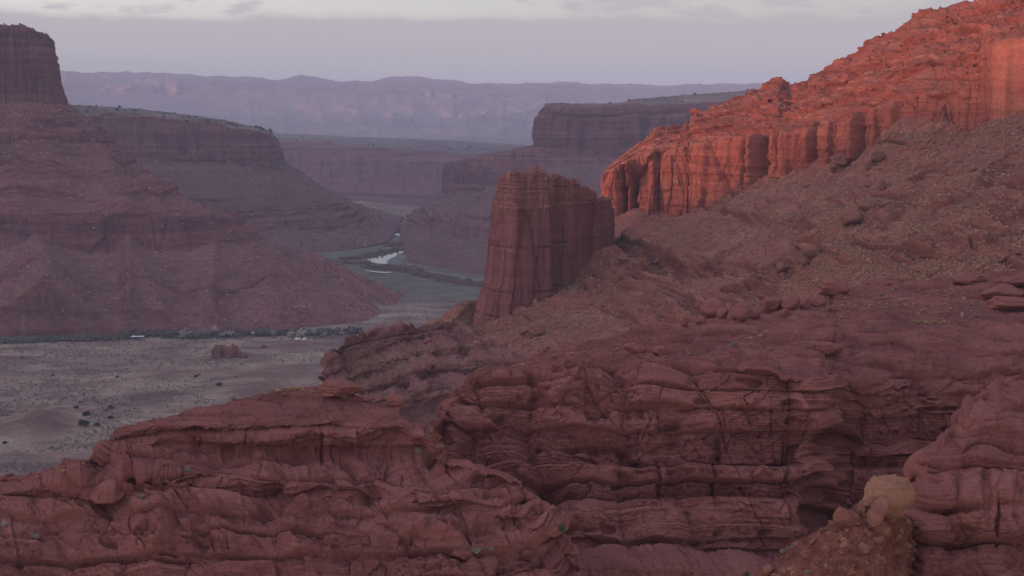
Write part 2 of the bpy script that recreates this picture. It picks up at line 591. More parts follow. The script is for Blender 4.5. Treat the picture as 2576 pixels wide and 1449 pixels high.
def facets(u, v, seed):
    """angular broken blocks: stepped, tilted cells parted by cracks"""
    f1, f2, c, ox, oy = worley(u, v, seed, True)
    c2 = (c * 13.7) % 1.0
    c3 = (c * 41.9) % 1.0
    return (c - 0.5) * ox + (c2 - 0.5) * oy, c3 - 0.5, np.exp(-((f2 - f1) / 0.07) ** 2)


def near_rock(G, S, seed=1, dip=0.02, u=1.0, but=2.2):
    """weathered bedded sandstone: jointed blocks, ledges, recesses and small caves (u = size factor)"""
    z = G[..., 2] / u
    s = (S + 0.35 * (G[..., 1] - G[..., 1].mean())) / u
    zz = z + 0.8 * fbm(s / 36, z / 40, 3, seed) + 0.12 * fbm(s / 5, z / 4, 3, seed + 5) + dip * s
    ss = s + 0.9 * fbm(s / 8, z / 6, 3, seed + 8)
    bil = np.abs(perlin(ss / 9 + 0.03 * zz, zz / 30, seed + 1))
    bil3 = np.abs(perlin(ss / 3.6 + 0.05 * zz, zz / 11, seed + 2))
    d = 2.4 * fbm(ss / 24, zz / 26, 3, seed + 3) + but * np.sqrt(bil + 0.006) + 0.2 * but * np.sqrt(bil3 + 0.004) * sstep(-0.2, 0.2, fbm(s / 14, z / 9, 2, seed + 12)) - 0.63 * but
    h1, k1, r1, a1 = blocks(ss, zz, 1.3, 5.6, 2.6, 10.0, seed + 20, rz=0.34, rs=0.34, jit=0.6)
    lay = np.floor(k1 * 997)
    lat = 1.25 * fbm(s / 5.5 + lay * 3.7, lay * 1.3 + 0 * z, 3, seed + 21)
    rec = sstep(0.34, 0.26, k1)
    d = d + bed(a1, 0.07, 0.5) * (0.5 + 1.2 * lat + 0.8 * (k1 - 0.5)) + (1.0 * (r1 - 0.5) * h1 + 0.5 * (h1 - 1)) * (1 - 0.5 * rec) - 1.0 * rec
    # broken angular zones
    t1, s1_, g1 = facets((ss * 0.92 + zz * 0.38) / 2.9, (zz * 0.92 - ss * 0.38) / 1.9, seed + 4)
    mf = sstep(-0.05, 0.25, fbm(s / 9, z / 7, 3, seed + 19))
    d = d + mf * (1.1 * t1 + 0.42 * s1_ - 0.13 * g1)
    t2, s2_, g2 = facets(ss / 0.95, zz / 0.62, seed + 6)
    mb = sstep(-0.1, 0.2, fbm(s / 6, zz / 2.4, 3, seed + 13) + 0.2 * rec)
    d = d + mb * (0.75 * t2 + 0.40 * s2_ - 0.12 * g2)
    t3, s3_, g3 = facets(ss / 0.46 + 3.3, zz / 0.34, seed + 7)
    d = d + (0.10 + 0.16 * sstep(-0.1, 0.3, fbm(s / 4, z / 3, 2, seed + 8))) * (t3 + 0.5 * s3_)
    # thin beds in the soft bands
    b, g_ = layers_1d(float(zz.min()) - 2, float(zz.max()) + 2, 0.12, 0.6, seed + 60)
    i = np.clip(np.searchsorted(b, zz) - 1, 0, len(b) - 2)
    a3 = (zz - b[i]) / (b[i + 1] - b[i])
    k3 = g_.random(len(b)).astype(np.float32)[i]
    m3 = np.clip(0.8 * rec + sstep(-0.12, 0.25, fbm(s / 8, zz / 1.8, 3, seed + 15)), 0, 1)
    d = d + (0.07 + 0.26 * m3) * (bed(a3, 0.2, 0.5) * (0.4 + k3) - 0.5)
    # long upright joints
    jl = np.abs(perlin(ss / 5.5 + 0.04 * zz, zz / 34, seed + 25)) + 0.05 * np.abs(perlin(ss / 1.5, zz / 1.2, seed + 26))
    mj = sstep(0.0, 0.25, fbm(s / 11, z / 9, 2, seed + 27))
    d = d - 0.5 * mj * np.exp(-(jl / 0.03) ** 2)
    # wind-scooped hollows
    cav = sstep(0.16, 0.40, fbm(s / 4.4, zz / 2.3, 3, seed + 23)) * (1 - sstep(0.5, 0.9, a1))
    pit = sstep(0.33, 0.5, fbm(s / 1.5, z / 0.7, 2, seed + 29))
    d = d - 1.0 * cav - 0.2 * pit * m3
    d = d + 0.14 * fbm(s / 0.9, z / 0.5, 5, seed + 31, 0.72) + 0.16 * fbm(s / 2.6, z / 2.0, 3, seed + 33)
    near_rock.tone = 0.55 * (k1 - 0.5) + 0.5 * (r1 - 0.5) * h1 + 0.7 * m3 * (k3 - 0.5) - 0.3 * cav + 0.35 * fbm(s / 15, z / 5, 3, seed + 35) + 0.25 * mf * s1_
    return d * u


# ---- 1. near ledges: one big bench with a wall, and the shelf that climbs behind it
F_BENCH = [(1129, 1059, 20, 26, 1.3), (1179, 1112, 24, 40, -1.8), (1282, 1055, 18, 20, 1.1), (1258, 1072, 10, 14, .7), (1526, 1093, 95, 38, 1.2), (1509, 1126, 95, 7, -1.3), (1640, 1092, 45, 30, .9), (1374, 1240, 40, 45, -2.4),
           (1636, 1200, 18, 60, 1.1), (1659, 1212, 5, 60, -.9), (1797, 1200, 5, 70, -.9), (1984, 1216, 5, 120, -1.1), (1850, 1116, 25, 36, -1.2), (1810, 1133, 8, 40, -1.2), (1470, 1190, 30, 60, .9), (1560, 1180, 35, 26, 1.0), (1555, 1222, 22, 8, -.9),
           (1734, 1190, 40, 60, .9), (1834, 906, 33, 20, 1.3), (1917, 906, 30, 16, 1.1), (2037, 914, 25, 17, 1.2), (2087, 922, 16, 17, 1.2), (1784, 912, 18, 16, 1.0), (1805, 912, 4, 18, -.9), (1874, 912, 4, 16, -.9), (2063, 920, 3, 18, -.9),
           (2107, 1109, 34, 20, -3), (2077, 1249, 24, 26, -2.4), (2062, 1300, 40, 24, -3), (2214, 1006, 9, 4, -1.2), (2350, 1003, 13, 4, -1.2), (2217, 978, 130, 3.5, -1.0), (2417, 1030, 120, 5, -1.4), (2300, 1122, 60, 12, -1.4), (2450, 985, 90, 22, 1.0),
           (1700, 1388, 330, 6, -1.2), (1440, 1345, 60, 9, -1.2), (1440, 960, 60, 16, .9), (1330, 965, 40, 22, .8), (1560, 950, 60, 18, .8), (1690, 1010, 50, 14, .7), (2010, 1060, 40, 50, .8), (1920, 1050, 30, 30, .7), (1700, 1070, 90, 6, -.7), (1330, 1010, 80, 6, -.6)]
F_MOUND = [(620, 1033, 36, 9, -.7), (550, 1146, 34, 15, -.9), (617, 1144, 24, 15, -.9), (752, 1144, 46, 20, -1.1), (700, 1090, 100, 28, 1.2), (550, 1096, 55, 24, 1.0), (400, 1085, 55, 24, .8), (617, 1100, 3, 28, -.6), (810, 1110, 4, 40, -.7),
           (840, 1095, 26, 40, .9), (930, 1090, 40, 40, .7), (217, 1213, 95, 20, 2.0), (338, 1214, 20, 22, -1.5), (460, 1250, 36, 30, 1.0), (417, 1343, 28, 60, 1.4), (512, 1350, 24, 42, -1.3), (700, 1340, 220, 5, -1.0), (330, 1418, 190, 6, -1.2),
           (200, 1300, 60, 14, .9), (620, 1260, 60, 18, .7), (760, 1270, 30, 24, .7), (1000, 1270, 70, 24, 1.0), (1060, 1330, 50, 20, .9), (940, 1250, 40, 12, -.8), (1150, 1240, 60, 22, 1.2), (1130, 1265, 70, 6, -1.2), (1280, 1280, 25, 20, 1.0), (1225, 1320, 60, 12, -1.0),
           (1150, 1400, 30, 14, -1.6), (1120, 1350, 70, 14, 1.2), (960, 1190, 60, 10, -.8), (300, 1130, 14, 24, .7), (325, 1100, 8, 26, -.9), (640, 1420, 80, 12, .9), (820, 1390, 90, 10, .8), (120, 1330, 40, 8, -1.0), (60, 1410, 60, 10, -1.2)]


def f_bench(G, TT, S, n):
    up = sstep(0.55, 0.9, n[..., 2])
    flat = np.clip(1 - sstep(2.9, 3.15, TT) + band(TT, 7.0, 9.5) * 0.4, 0, 1)
    d = near_rock(G, S, 3, u=1.2, but=2.8) + feats(G, F_BENCH)
    x, y = G[..., 0], G[..., 1]
    fl = 0.55 * fbm(x / 7, y / 4, 4, 71) + 0.25 * ridged(x / 4, y / 1.5, 3, 72) + 0.10 * fbm(x, y, 3, 73, 0.6)
    b = blocks(x + 2 * perlin(x / 5, y / 5, 8), y * 0.8 + G[..., 2] * 1.2, 0.7, 2.4, 2.5, 8, 77, rz=0.5)
    st = y + 0.25 * x + 6 * fbm(x / 22, y / 12, 4, 78)
    fl = fl + 1.1 * (b[1] - 0.5) * b[0] * sstep(-0.1, 0.25, fbm(x / 14, y / 8, 3, 79)) + 0.15 * b[0] + 0.9 * (bed((st / 9.0) % 1.0, 0.12, 0.6) - 0.5) * sstep(-0.1, 0.2, fbm(x / 25, y / 12, 2, 80))
    wt = near_rock.tone
    G2 = G.copy()
    G2[..., 2] = G[..., 2] + 0.30 * y + 0.06 * x
    fl = fl + 0.42 * near_rock(G2, x, 61)
    ft = near_rock.tone
    near_rock.tone = wt
    d = d * (1 - flat) + fl * flat
    soil = 0.8 * flat * sstep(-0.15, 0.25, fbm(x / 9, y / 6, 3, 75) + 0.1)
    return d, soil, 0 * d, near_rock.tone * (1 - flat) + flat * (0.5 * ft + 0.5 * fbm(x / 8, y / 3, 4, 76))


rows = [
    [(1090, 1160, 200), (1200, 1040, 215), (1500, 940, 232), (1717, 890, 245), (2060, 830, 275), (2250, 790, 290), (2700, 760, 290)],
    [(1090, 1075, 180), (1105, 1050, 180), (1120, 1015, 181), (1150, 985, 182), (1196, 930, 183), (1306, 913, 188), (1382, 890, 192), (1500, 860, 200), (1579, 838, 205),
     (1717, 815, 212), (1767, 806, 215), (1900, 785, 222), (2060, 752, 240), (2120, 732, 246), (2250, 709, 255), (2467, 690, 258), (2576, 680, 255), (2720, 660, 250)],
    [(1090, 1080, 176), (1105, 1060, 176), (1150, 992, 178), (1196, 938, 179), (1306, 922, 183), (1500, 890, 188), (1717, 862, 193), (2060, 830, 205), (2250, 800, 218), (2576, 800, 220), (2720, 790, 220)],
    [(1090, 1085, 172), (1105, 1065, 172), (1150, 1000, 174), (1200, 947, 175), (1300, 932, 176), (1400, 922, 177), (1500, 917, 178), (1700, 907, 178), (1800, 917, 175), (1960, 932, 172), (2060, 947, 171.5), (2150, 958, 180), (2300, 940, 190), (2576, 925, 195), (2720, 915, 195)],
    [(1090, 1105, 171), (1105, 1095, 171), (1200, 990, 173), (1400, 972, 174), (1700, 962, 174), (2000, 985, 171), (2075, 1000, 171), (2135, 1000, 184), (2576, 980, 192), (2720, 975, 192)],
    [(1090, 1140, 168), (1105, 1130, 168), (1300, 1120, 169), (1700, 1120, 170), (2050, 1120, 170), (2080, 1120, 171), (2112, 1130, 186), (2576, 1100, 189), (2720, 1100, 189)],
    [(1090, 1210, 165), (1300, 1260, 164), (1700, 1290, 166), (1990, 1285, 167), (2050, 1290, 169), (2085, 1300, 186), (2576, 1300, 184), (2720, 1300, 184)],
    [(1090, 1360, 163), (1400, 1370, 162), (1700, 1385, 163), (1900, 1390, 165), (1990, 1398, 167), (2050, 1405, 176), (2576, 1400, 178), (2720, 1400, 178)],
    [(1090, 1430, 157), (1700, 1432, 156), (2000, 1440, 158), (2720, 1450, 160)],
    [(1090, 1640, 146), (2720, 1640, 146)],
]
G, TT, S = loft_px(rows, 1092, 2620, 1000, ext=(0, 900), step=1.7, wob=0.16, wl=16, seed=4, hid=(0,), smu=4)
relief('sandstone_bench', G, TT, S, M_FG, f_bench, 'long red sandstone bench with a jointed wall and a shelf climbing behind it', 'rock bench')


# ---- 2. near mound at the left
def f_mound(G, TT, S, n):
    d = near_rock(G, S, 37, dip=-0.015, but=1.8) + feats(G, F_MOUND)
    x, y = G[..., 0], G[..., 1]
    top = 1 - sstep(1.7, 2.15, TT)
    wt = near_rock.tone
    G2 = G.copy()
    G2[..., 2] = G[..., 2] + 0.35 * y + 0.04 * x
    fl = 0.35 * fbm(x / 6, y / 3, 4, 81) + 0.08 * fbm(x, y, 3, 83, 0.6) + 0.28 * near_rock(G2, x, 66)
    near_rock.tone = wt * (1 - top) + near_rock.tone * top
    d = d * (1 - top) + fl * top
    left = 1 - sstep(-52, -38, x)
    r, c = rubble(x + 0.4 * perlin(x, y, 3), G[..., 2] * 1.6 + y * 0.5, 1.1, 6, 0.5)
    d = d * (1 - 0.45 * left) + left * (0.7 * r)
    soil = np.clip(top * sstep(-0.2, 0.2, fbm(x / 6, y / 4, 3, 85)) + left * 0.6 * sstep(-0.1, 0.2, fbm(x / 3, y / 3, 3, 86)), 0, 1)
    return d, soil, 0 * d, near_rock.tone


rows = [
    [(-200, 1330, 172), (0, 1310, 172), (260, 1240, 176), (560, 1100, 180), (830, 1060, 184), (1000, 1110, 178), (1100, 1230, 170), (1300, 1310, 164), (1460, 1480, 160)],
    [(-200, 1215, 150), (0, 1197, 150), (130, 1188, 149), (200, 1165, 149), (258, 1140, 149), (268, 1108, 150), (290, 1074, 151), (400, 1034, 153), (560, 1004, 155), (700, 982, 157), (785, 966, 157), (830, 966, 157),
     (870, 972, 157), (900, 988, 156), (1000, 1010, 153), (1050, 1050, 150), (1090, 1112, 149), (1115, 1142, 148), (1200, 1167, 147), (1300, 1202, 145), (1390, 1288, 144), (1420, 1347, 144), (1460, 1420, 144)],
    [(-200, 1222, 147), (0, 1205, 147), (130, 1196, 146), (258, 1145, 145), (268, 1122, 145), (290, 1097, 145), (400, 1066, 146), (560, 1060, 147), (700, 1055, 148), (830, 1050, 149), (1000, 1060, 148), (1060, 1085, 147), (1115, 1152, 146), (1200, 1177, 145), (1300, 1212, 143.5), (1390, 1297, 143), (1460, 1430, 143)],
    [(-200, 1228, 147), (0, 1212, 147), (130, 1203, 146), (258, 1152, 145.5), (290, 1145, 145.6), (400, 1122, 146.6), (560, 1127, 147.6), (700, 1127, 148.6), (830, 1130, 149.5), (1000, 1130, 149), (1060, 1135, 148), (1115, 1162, 146.5), (1200, 1192, 145.5), (1300, 1230, 144), (1390, 1310, 143), (1460, 1440, 143)],
    [(-200, 1245, 144), (0, 1243, 144), (130, 1220, 143), (300, 1195, 142), (500, 1190, 142), (800, 1215, 142), (1000, 1230, 141.5), (1200, 1262, 141), (1300, 1284, 141), (1390, 1332, 141), (1460, 1450, 141)],
    [(-200, 1270, 144), (0, 1265, 144), (130, 1240, 143.3), (300, 1225, 142.8), (500, 1222, 142.8), (800, 1250, 142.6), (1000, 1262, 142.2), (1200, 1290, 141.6), (1300, 1310, 141.4), (1390, 1350, 141), (1460, 1465, 141)],
    [(-200, 1350, 139), (600, 1335, 138), (1100, 1350, 138), (1300, 1370, 138), (1390, 1400, 138), (1460, 1490, 138)],
    [(-200, 1449, 135.5), (700, 1449, 134.5), (1200, 1455, 134.5), (1460, 1510, 135)],
    [(-200, 1660, 127), (1460, 1680, 127)],
]
G, TT, S = loft_px(rows, -30, 1450, 960, ext=(900, 0), step=1.7, wob=0.16, wl=16, seed=9, hid=(0,), smu=4)
relief('sandstone_mound', G, TT, S, M_FG, f_mound, 'broad red sandstone mound stepping down in ledges at the lower left', 'rock mound')


F_OUT = [(2400, 1294, 75, 6, -1.1), (2450, 1376, 120, 6, -1.1), (2505, 1330, 4, 60, -.7), (2520, 1138, 60, 12, -1.4), (2390, 1258, 60, 28, .6), (2370, 1335, 60, 30, .6), (2520, 1100, 70, 20, .7), (2345, 1225, 30, 14, -.9), (2480, 1250, 10, 70, -.6), (2380, 1420, 60, 30, .5)]


# ---- 3. rounded outcrop at the right edge
def f_blob(G, TT, S, n):
    z = G[..., 2]
    ss = S + 0.6 * fbm(S / 3, z / 3, 3, 5)
    zz = z + 0.6 * fbm(S / 6, z / 8, 3, 6)
    f1, f2, c = worley(ss / 3.9, zz / 2.3, 14)
    pil = np.sqrt(np.clip(1 - (f1 / 0.85) ** 2, 0, 1))
    cr = np.exp(-((f2 - f1) / 0.09) ** 2)
    h2, hd2, r2, a2 = blocks(ss, zz, 0.5, 1.9, 2.5, 6, 55, rz=0.5)
    cr = cr * sstep(-0.1, 0.3, fbm(ss / 3, zz / 3, 2, 15))
    nr = near_rock(G, S, 91, 0.0, 0.85)
    d = 0.75 * pil - 0.22 * cr + 0.55 * nr + feats(G, F_OUT) + 0.35 * (hd2 - 0.5) * h2 + 0.22 * h2 + 0.6 * fbm(ss / 5, zz / 5, 3, 7) + 0.07 * fbm(S * 1.2, z * 1.4, 4, 8, 0.6)
    return d, 0 * d, 0 * d, 0.8 * near_rock.tone


K = [(0, 9), (0, 4), (0, 1.5), (40, 0), (110, 0), (200, -.5), (300, -1), (420, -1), (650, -1), (900, 0)]
ys = [985, 1000, 1035, 1095, 1160, 1195, 1240, 1300, 1350, 1380, 1449, 1620]
x0 = [2560, 2520, 2490, 2415, 2325, 2345, 2318, 2292, 2306, 2296, 2288, 2282]
dd = [112, 105, 103, 99.5, 96.5, 96, 94.5, 93.5, 93, 92.6, 91, 87]
rows = [[(x + k[0], y + (60 if k[1] > 8 else 0), d + k[1]) for k in K] for x, y, d in zip(x0, ys, dd)]
G, TT, S = loft_ix(rows, 480, step=1.7, wob=0.1, wl=8, seed=6, hid=(), sm=5)
relief('rounded_outcrop', G, TT, S, M_FG, f_blob, 'bulging rounded red sandstone outcrop at the lower right edge beside the tan boulder', 'rock outcrop', sm=8)


# ---- 4. soil and rubble rib below the tan boulder
def f_rib(G, TT, S, n):
    x, y, z = G[..., 0], G[..., 1], G[..., 2]
    r1, c1 = rubble(x + 0.2 * perlin(x, z, 2), z + y * 0.5, 0.55, 3, 0.45)
    r2, c2 = rubble(x, z + y * 0.5, 0.24, 4, 0.6)
    r3, c3 = rubble(x, z + y * 0.5, 0.95, 5, 0.45)
    d = 0.55 * fbm(x / 3, z / 3, 4, 4) + 0.6 * r1 + 0.6 * r2 + 0.75 * r3 + 0.10 * fbm(x * 2, z * 2, 3, 9)
    st = 0.55 * np.clip(sstep(0.03, 0.08, r1) * (0.1 + 0.9 * c1 * c1) + sstep(0.05, 0.1, r3) * 0.4, 0, 1)
    return d, np.ones_like(d) - 0.5 * sstep(0.05, 0.1, r3), st, 0.6 * fbm(x / 1.2, z / 1.0, 4, 12) + 0.5 * (c1 - 0.5)


rows = [
    [(1820, 1600, 92), (2010, 1440, 93), (2170, 1330, 94), (2300, 1330, 98), (2460, 1330, 112)],
    [(1820, 1490, 88), (1900, 1447, 88), (1960, 1396, 88), (2010, 1352, 88), (2050, 1332, 88), (2100, 1298, 88), (2150, 1262, 88), (2200, 1262, 88), (2200, 1280, 88.4), (2400, 1330, 102), (2460, 1265, 108)],
    [(1820, 1530, 86), (1960, 1440, 86), (2100, 1345, 86), (2180, 1310, 86.5), (2210, 1318, 87), (2390, 1320, 100), (2460, 1330, 106)],
    [(1820, 1570, 84), (1960, 1490, 83.5), (2150, 1420, 84), (2200, 1420, 85), (2380, 1420, 98), (2460, 1420, 104)],
    [(1820, 1680, 80), (2200, 1680, 80.5), (2380, 1680, 93), (2460, 1680, 100)],
]
G, TT, S = loft_px(rows, 1830, 2440, 420, step=1.6, wob=0.1, wl=8, seed=6, hid=(0,))
relief('rubble_rib', G, TT, S, M_SOIL, f_rib, 'steep rib of orange soil and broken stones running up to the tan boulder', 'soil rib')


# ---- 5. dissected bench round the foot of the tower
def mid_rock(G, S, seed, amp=1.0, u=1.7):
    return near_rock(G, S, seed, 0.0, u * amp)


def f_mid(G, TT, S, n):
    d = mid_rock(G, S, 101, 1.0, 2.0)
    tone = near_rock.tone
    x, y = G[..., 0], G[..., 1]
    m = sstep(0.02, 0.3, fbm(x / 40, y / 25, 4, 104)) * sstep(2.0, 2.3, TT)
    r, c = rubble(x, y * 0.7 + G[..., 2], 2.2, 8, 0.45)
    d = d * (1 - 0.55 * m) + m * 0.6 * r
    return d, m, sstep(0.1, 0.3, r) * m * 0.6, tone * (1 - m)


rows = [
    [(815, 985, 560), (870, 940, 600), (930, 900, 640), (1092, 870, 660), (1300, 900, 660), (1900, 900, 640)],
    [(815, 930, 515), (829, 889, 518), (850, 868, 528), (870, 851, 536), (892, 838, 545), (930, 823, 555), (960, 817, 560), (1050, 817, 572), (1092, 820, 576), (1150, 818, 592), (1226, 854, 590), (1300, 858, 580), (1500, 850, 560), (1900, 850, 540)],
    [(815, 965, 511), (829, 950, 513), (870, 918, 529), (935, 893, 549), (1030, 862, 567), (1092, 852, 572), (1226, 868, 578), (1500, 876, 552), (1900, 872, 535)],
    [(815, 985, 503), (829, 972, 505), (935, 915, 535), (1100, 878, 556), (1226, 870, 562), (1300, 872, 556), (1500, 885, 540), (1900, 890, 525)],
    [(815, 1000, 501), (935, 940, 533), (1100, 898, 554), (1226, 892, 560), (1300, 895, 554), (1500, 905, 538), (1900, 905, 523)],
    [(815, 1010, 488), (935, 965, 512), (1100, 922, 534), (1226, 908, 538), (1300, 908, 532), (1500, 920, 520), (1900, 920, 510)],
    [(815, 1030, 486), (935, 990, 510), (1100, 950, 532), (1226, 940, 536), (1300, 935, 530), (1500, 940, 518), (1900, 940, 508)],
    [(815, 1045, 470), (935, 1008, 490), (1100, 975, 508), (1226, 962, 510), (1900, 960, 490)],
    [(815, 1080, 467), (935, 1040, 487), (1100, 1020, 505), (1226, 1005, 507), (1900, 1000, 487)],
    [(815, 1120, 445), (1000, 1100, 460), (1150, 1085, 475), (1300, 1060, 475), (1900, 1060, 450)],
    [(815, 1400, 410), (1200, 1350, 430), (1900, 1350, 410)],
]
G, TT, S = loft_px(rows, 818, 1800, 620, step=1.6, wob=0.35, wl=45, seed=21, hid=(0,), smu=1)
relief('tower_bench', G, TT, S, M_MID, f_mid, 'ledgy dissected red bench below the tall tower, ending in a cliff above the plain', 'rock bench')


def ledge_mask(G, lst, seed):
    fw = G[..., 1] * math.cos(PITCH) - (G[..., 2] - CAMZ) * math.sin(PITCH)
    px = 1288 + F0 * G[..., 0] / fw
    py = 724.5 - F0 * (G[..., 1] * math.sin(PITCH) + (G[..., 2] - CAMZ) * math.cos(PITCH)) / fw
    m = 0.0
    for cx_, cy_, rx, ry, sl in lst:
        u_ = px - cx_
        v_ = py - cy_ - sl * u_
        q = (u_ / rx) ** 2 + (v_ / ry) ** 2 + 0.9 * fbm(px / 26, py / 20, 3, seed)
        m = np.maximum(m, sstep(1.25, 0.75, q))
    return m


LED1 = [(1600, 785, 160, 24, -.02), (1960, 690, 60, 26, -.3), (2060, 640, 70, 24, -.35), (1880, 745, 90, 20, -.1), (1740, 690, 60, 14, -.4), (1500, 730, 40, 10, -.5), (2110, 590, 50, 16, -.5), (1830, 640, 50, 12, -.45), (2000, 560, 50, 12, -.5), (2150, 700, 60, 22, -.2)]
LED2 = [(2450, 610, 110, 34, -.1), (2300, 655, 70, 26, -.2), (2540, 560, 70, 26, -.3), (2400, 520, 60, 16, -.5), (2510, 440, 60, 22, -.6), (2240, 560, 40, 14, -.5), (2330, 460, 30, 10, -.7)]


# ---- 6. talus slope between tower, lit cliff and near shelf
def f_talus(G, TT, S, n):
    x, y, z = G[..., 0], G[..., 1], G[..., 2]
    # rills run down the slope, which falls towards the camera and to the left
    a = 0.38 * x - 0.92 * y + 2.5 * fbm(x / 40, y / 40, 2, 200)
    b = 0.92 * x + 0.38 * y
    rill = ridged(a / 46, b / 220, 3, 201, 0.4)
    d = 5.5 * rill + 1.5 * fbm(a / 60, b / 60, 3, 203)
    r1, c1 = rubble(a, b * 0.8, 2.0, 8, 0.40)
    r2, c2 = rubble(a, b * 0.8, 4.6, 9, 0.22)
    r3, c3 = rubble(a, b * 0.8, 1.15, 10, 0.62)
    r1 = r1 * 1.2
    cl = sstep(-0.25, 0.25, fbm(a / 30, b / 40, 3, 205))
    d = d + (0.75 * r1 + 0.7 * r2) * (0.35 + 0.65 * cl) + 0.5 * r3
    # thin ledges of bedrock showing through
    led = sstep(0.10, 0.24, fbm(x / 42, z / 8, 4, 207) + 0.20 * sstep(2.2, 3.0, TT) - 0.13)
    lm_ = ledge_mask(G, LED1, 211)
    led = np.maximum(led, lm_)
    rk = mid_rock(G, S, 131, 1.0) + 1.6 * lm_
    d = d * (1 - 0.7 * led) + led * rk * 1.25
    soil = 1 - led
    st = np.clip(sstep(0.2, 0.5, r1) * (0.2 + 0.5 * c1) + sstep(0.4, 0.9, r2) * 0.5, 0, 1) * (1 - led)
    return d, soil, st, near_rock.tone * led + (1 - led) * (0.5 * fbm(a / 18, b / 50, 4, 209) + 0.5 * (c3 - 0.5) * (r3 > 0.1))


rows = [
    [(1080, 900, 690), (1209, 800, 720), (1480, 660, 800), (1539, 620, 820), (1740, 580, 790), (1924, 530, 730), (2094, 470, 690), (2334, 360, 640), (2720, 390, 620)],
    [(1080, 864, 585), (1100, 818, 590), (1159, 790, 632), (1209, 765, 662), (1300, 700, 690), (1480, 605, 750), (1539, 568, 765), (1602, 537, 772), (1640, 541, 765), (1720, 541, 752), (1745, 528, 745), (1800, 507, 730),
     (1924, 468, 692), (2050, 429, 665), (2094, 405, 652), (2167, 372, 636), (2210, 346, 628), (2264, 324, 618), (2334, 302, 606), (2400, 318, 592), (2450, 350, 580), (2576, 380, 560), (2720, 400, 545)],
    [(1080, 875, 580), (1159, 818, 612), (1226, 808, 640), (1300, 760, 632), (1480, 680, 650), (1600, 620, 668), (1740, 590, 662), (1924, 540, 638), (2094, 480, 612), (2210, 450, 598), (2334, 420, 585), (2450, 440, 560), (2720, 470, 530)],
    [(1080, 885, 576), (1226, 847, 602), (1300, 814, 600), (1480, 755, 604), (1600, 710, 610), (1740, 672, 606), (1924, 625, 585), (2094, 570, 565), (2334, 525, 535), (2576, 530, 500), (2720, 530, 490)],
    [(1080, 895, 572), (1226, 862, 590), (1400, 825, 580), (1600, 780, 565), (1740, 750, 555), (1924, 705, 540), (2094, 655, 525), (2334, 610, 500), (2576, 600, 470), (2720, 600, 460)],
    [(1080, 915, 565), (1226, 870, 570), (1400, 860, 560), (1740, 830, 525), (1924, 795, 508), (2094, 750, 495), (2334, 705, 465), (2576, 680, 440), (2720, 670, 430)],
    [(1080, 960, 545), (1400, 950, 530), (1740, 920, 490), (2094, 850, 460), (2720, 780, 400)],
]
G, TT, S = loft_px(rows, 1085, 2600, 860, ext=(0, 800), step=1.7, wob=0.12, wl=60, seed=25, hid=(0,), smu=2)
relief('talus_slope', G, TT, S, M_TALUS, f_talus, 'wide red talus slope strewn with rubble beneath the sunlit cliff', 'talus slope')


# ---- 7. second talus fan at the right, in front of the shaded hollow
def f_talus2(G, TT, S, n):
    x, y, z = G[..., 0], G[..., 1], G[..., 2]
    a = 0.38 * x - 0.92 * y + 2.5 * fbm(x / 40, y / 40, 2, 200)
    b = 0.92 * x + 0.38 * y
    d = 4.0 * ridged(a / 36, b / 170, 3, 221, 0.4) + 1.2 * fbm(a / 40, b / 40, 3, 223)
    r1, c1 = rubble(a, b * 0.8, 1.7, 18, 0.42)
    r2, c2 = rubble(a, b * 0.8, 4.0, 19, 0.25)
    r3, c3 = rubble(a, b * 0.8, 0.9, 20, 0.5)
    led = sstep(0.12, 0.34, fbm(x / 30, z / 10, 3, 227) + 0.16 * sstep(1.9, 3.2, TT) - 0.03)
    lm_ = ledge_mask(G, LED2, 231)
    led = np.maximum(led, lm_)
    rk = mid_rock(G, S, 171, 1.0) + 1.6 * lm_
    d = (d + 0.8 * r1 + 0.7 * r2 + 0.5 * r3) * (1 - 0.7 * led) + led * rk * 1.3
    st = np.clip(sstep(0.2, 0.5, r1) * (0.2 + 0.5 * c1) + sstep(0.4, 0.9, r2) * 0.4, 0, 1) * (1 - led)
    return d, 1 - led, st, near_rock.tone * led + (1 - led) * (0.5 * fbm(a / 18, b / 50, 4, 229) + 0.5 * (c3 - 0.5) * (r3 > 0.1))


rows = [
    [(1960, 720, 600), (2217, 560, 580), (2327, 480, 585), (2424, 410, 585), (2570, 360, 580), (2720, 340, 570)],
    [(1960, 655, 585), (2040, 592, 548), (2120, 540, 553), (2217, 480, 556), (2270, 448, 558), (2327, 408, 558), (2380, 370, 558), (2424, 342, 557), (2470, 310, 556), (2570, 286, 548), (2720, 265, 535)],
    [(1960, 675, 570), (2120, 575, 530), (2217, 525, 530), (2327, 470, 528), (2424, 425, 522), (2570, 380, 515), (2720, 360, 505)],
    [(1960, 700, 556), (2120, 630, 508), (2217, 585, 505), (2327, 545, 498), (2424, 515, 490), (2570, 480, 480), (2720, 460, 470)],
    [(1960, 735, 540), (2120, 680, 490), (2217, 645, 482), (2327, 615, 472), (2424, 595, 462), (2576, 575, 450), (2720, 560, 440)],
    [(1960, 765, 525), (2120, 725, 474), (2327, 690, 446), (2576, 650, 420), (2720, 640, 410)],
    [(1960, 900, 455), (2327, 800, 405), (2720, 760, 370)],
]
G, TT, S = loft_px(rows, 1965, 2600, 460, ext=(0, 800), step=1.6, wob=0.15, wl=40, seed=27, hid=(0,), smu=2)
relief('talus_fan', G, TT, S, M_TALUS, f_talus2, 'rocky talus fan with dark ledges at the right, below the smooth sunlit wall', 'talus fan')


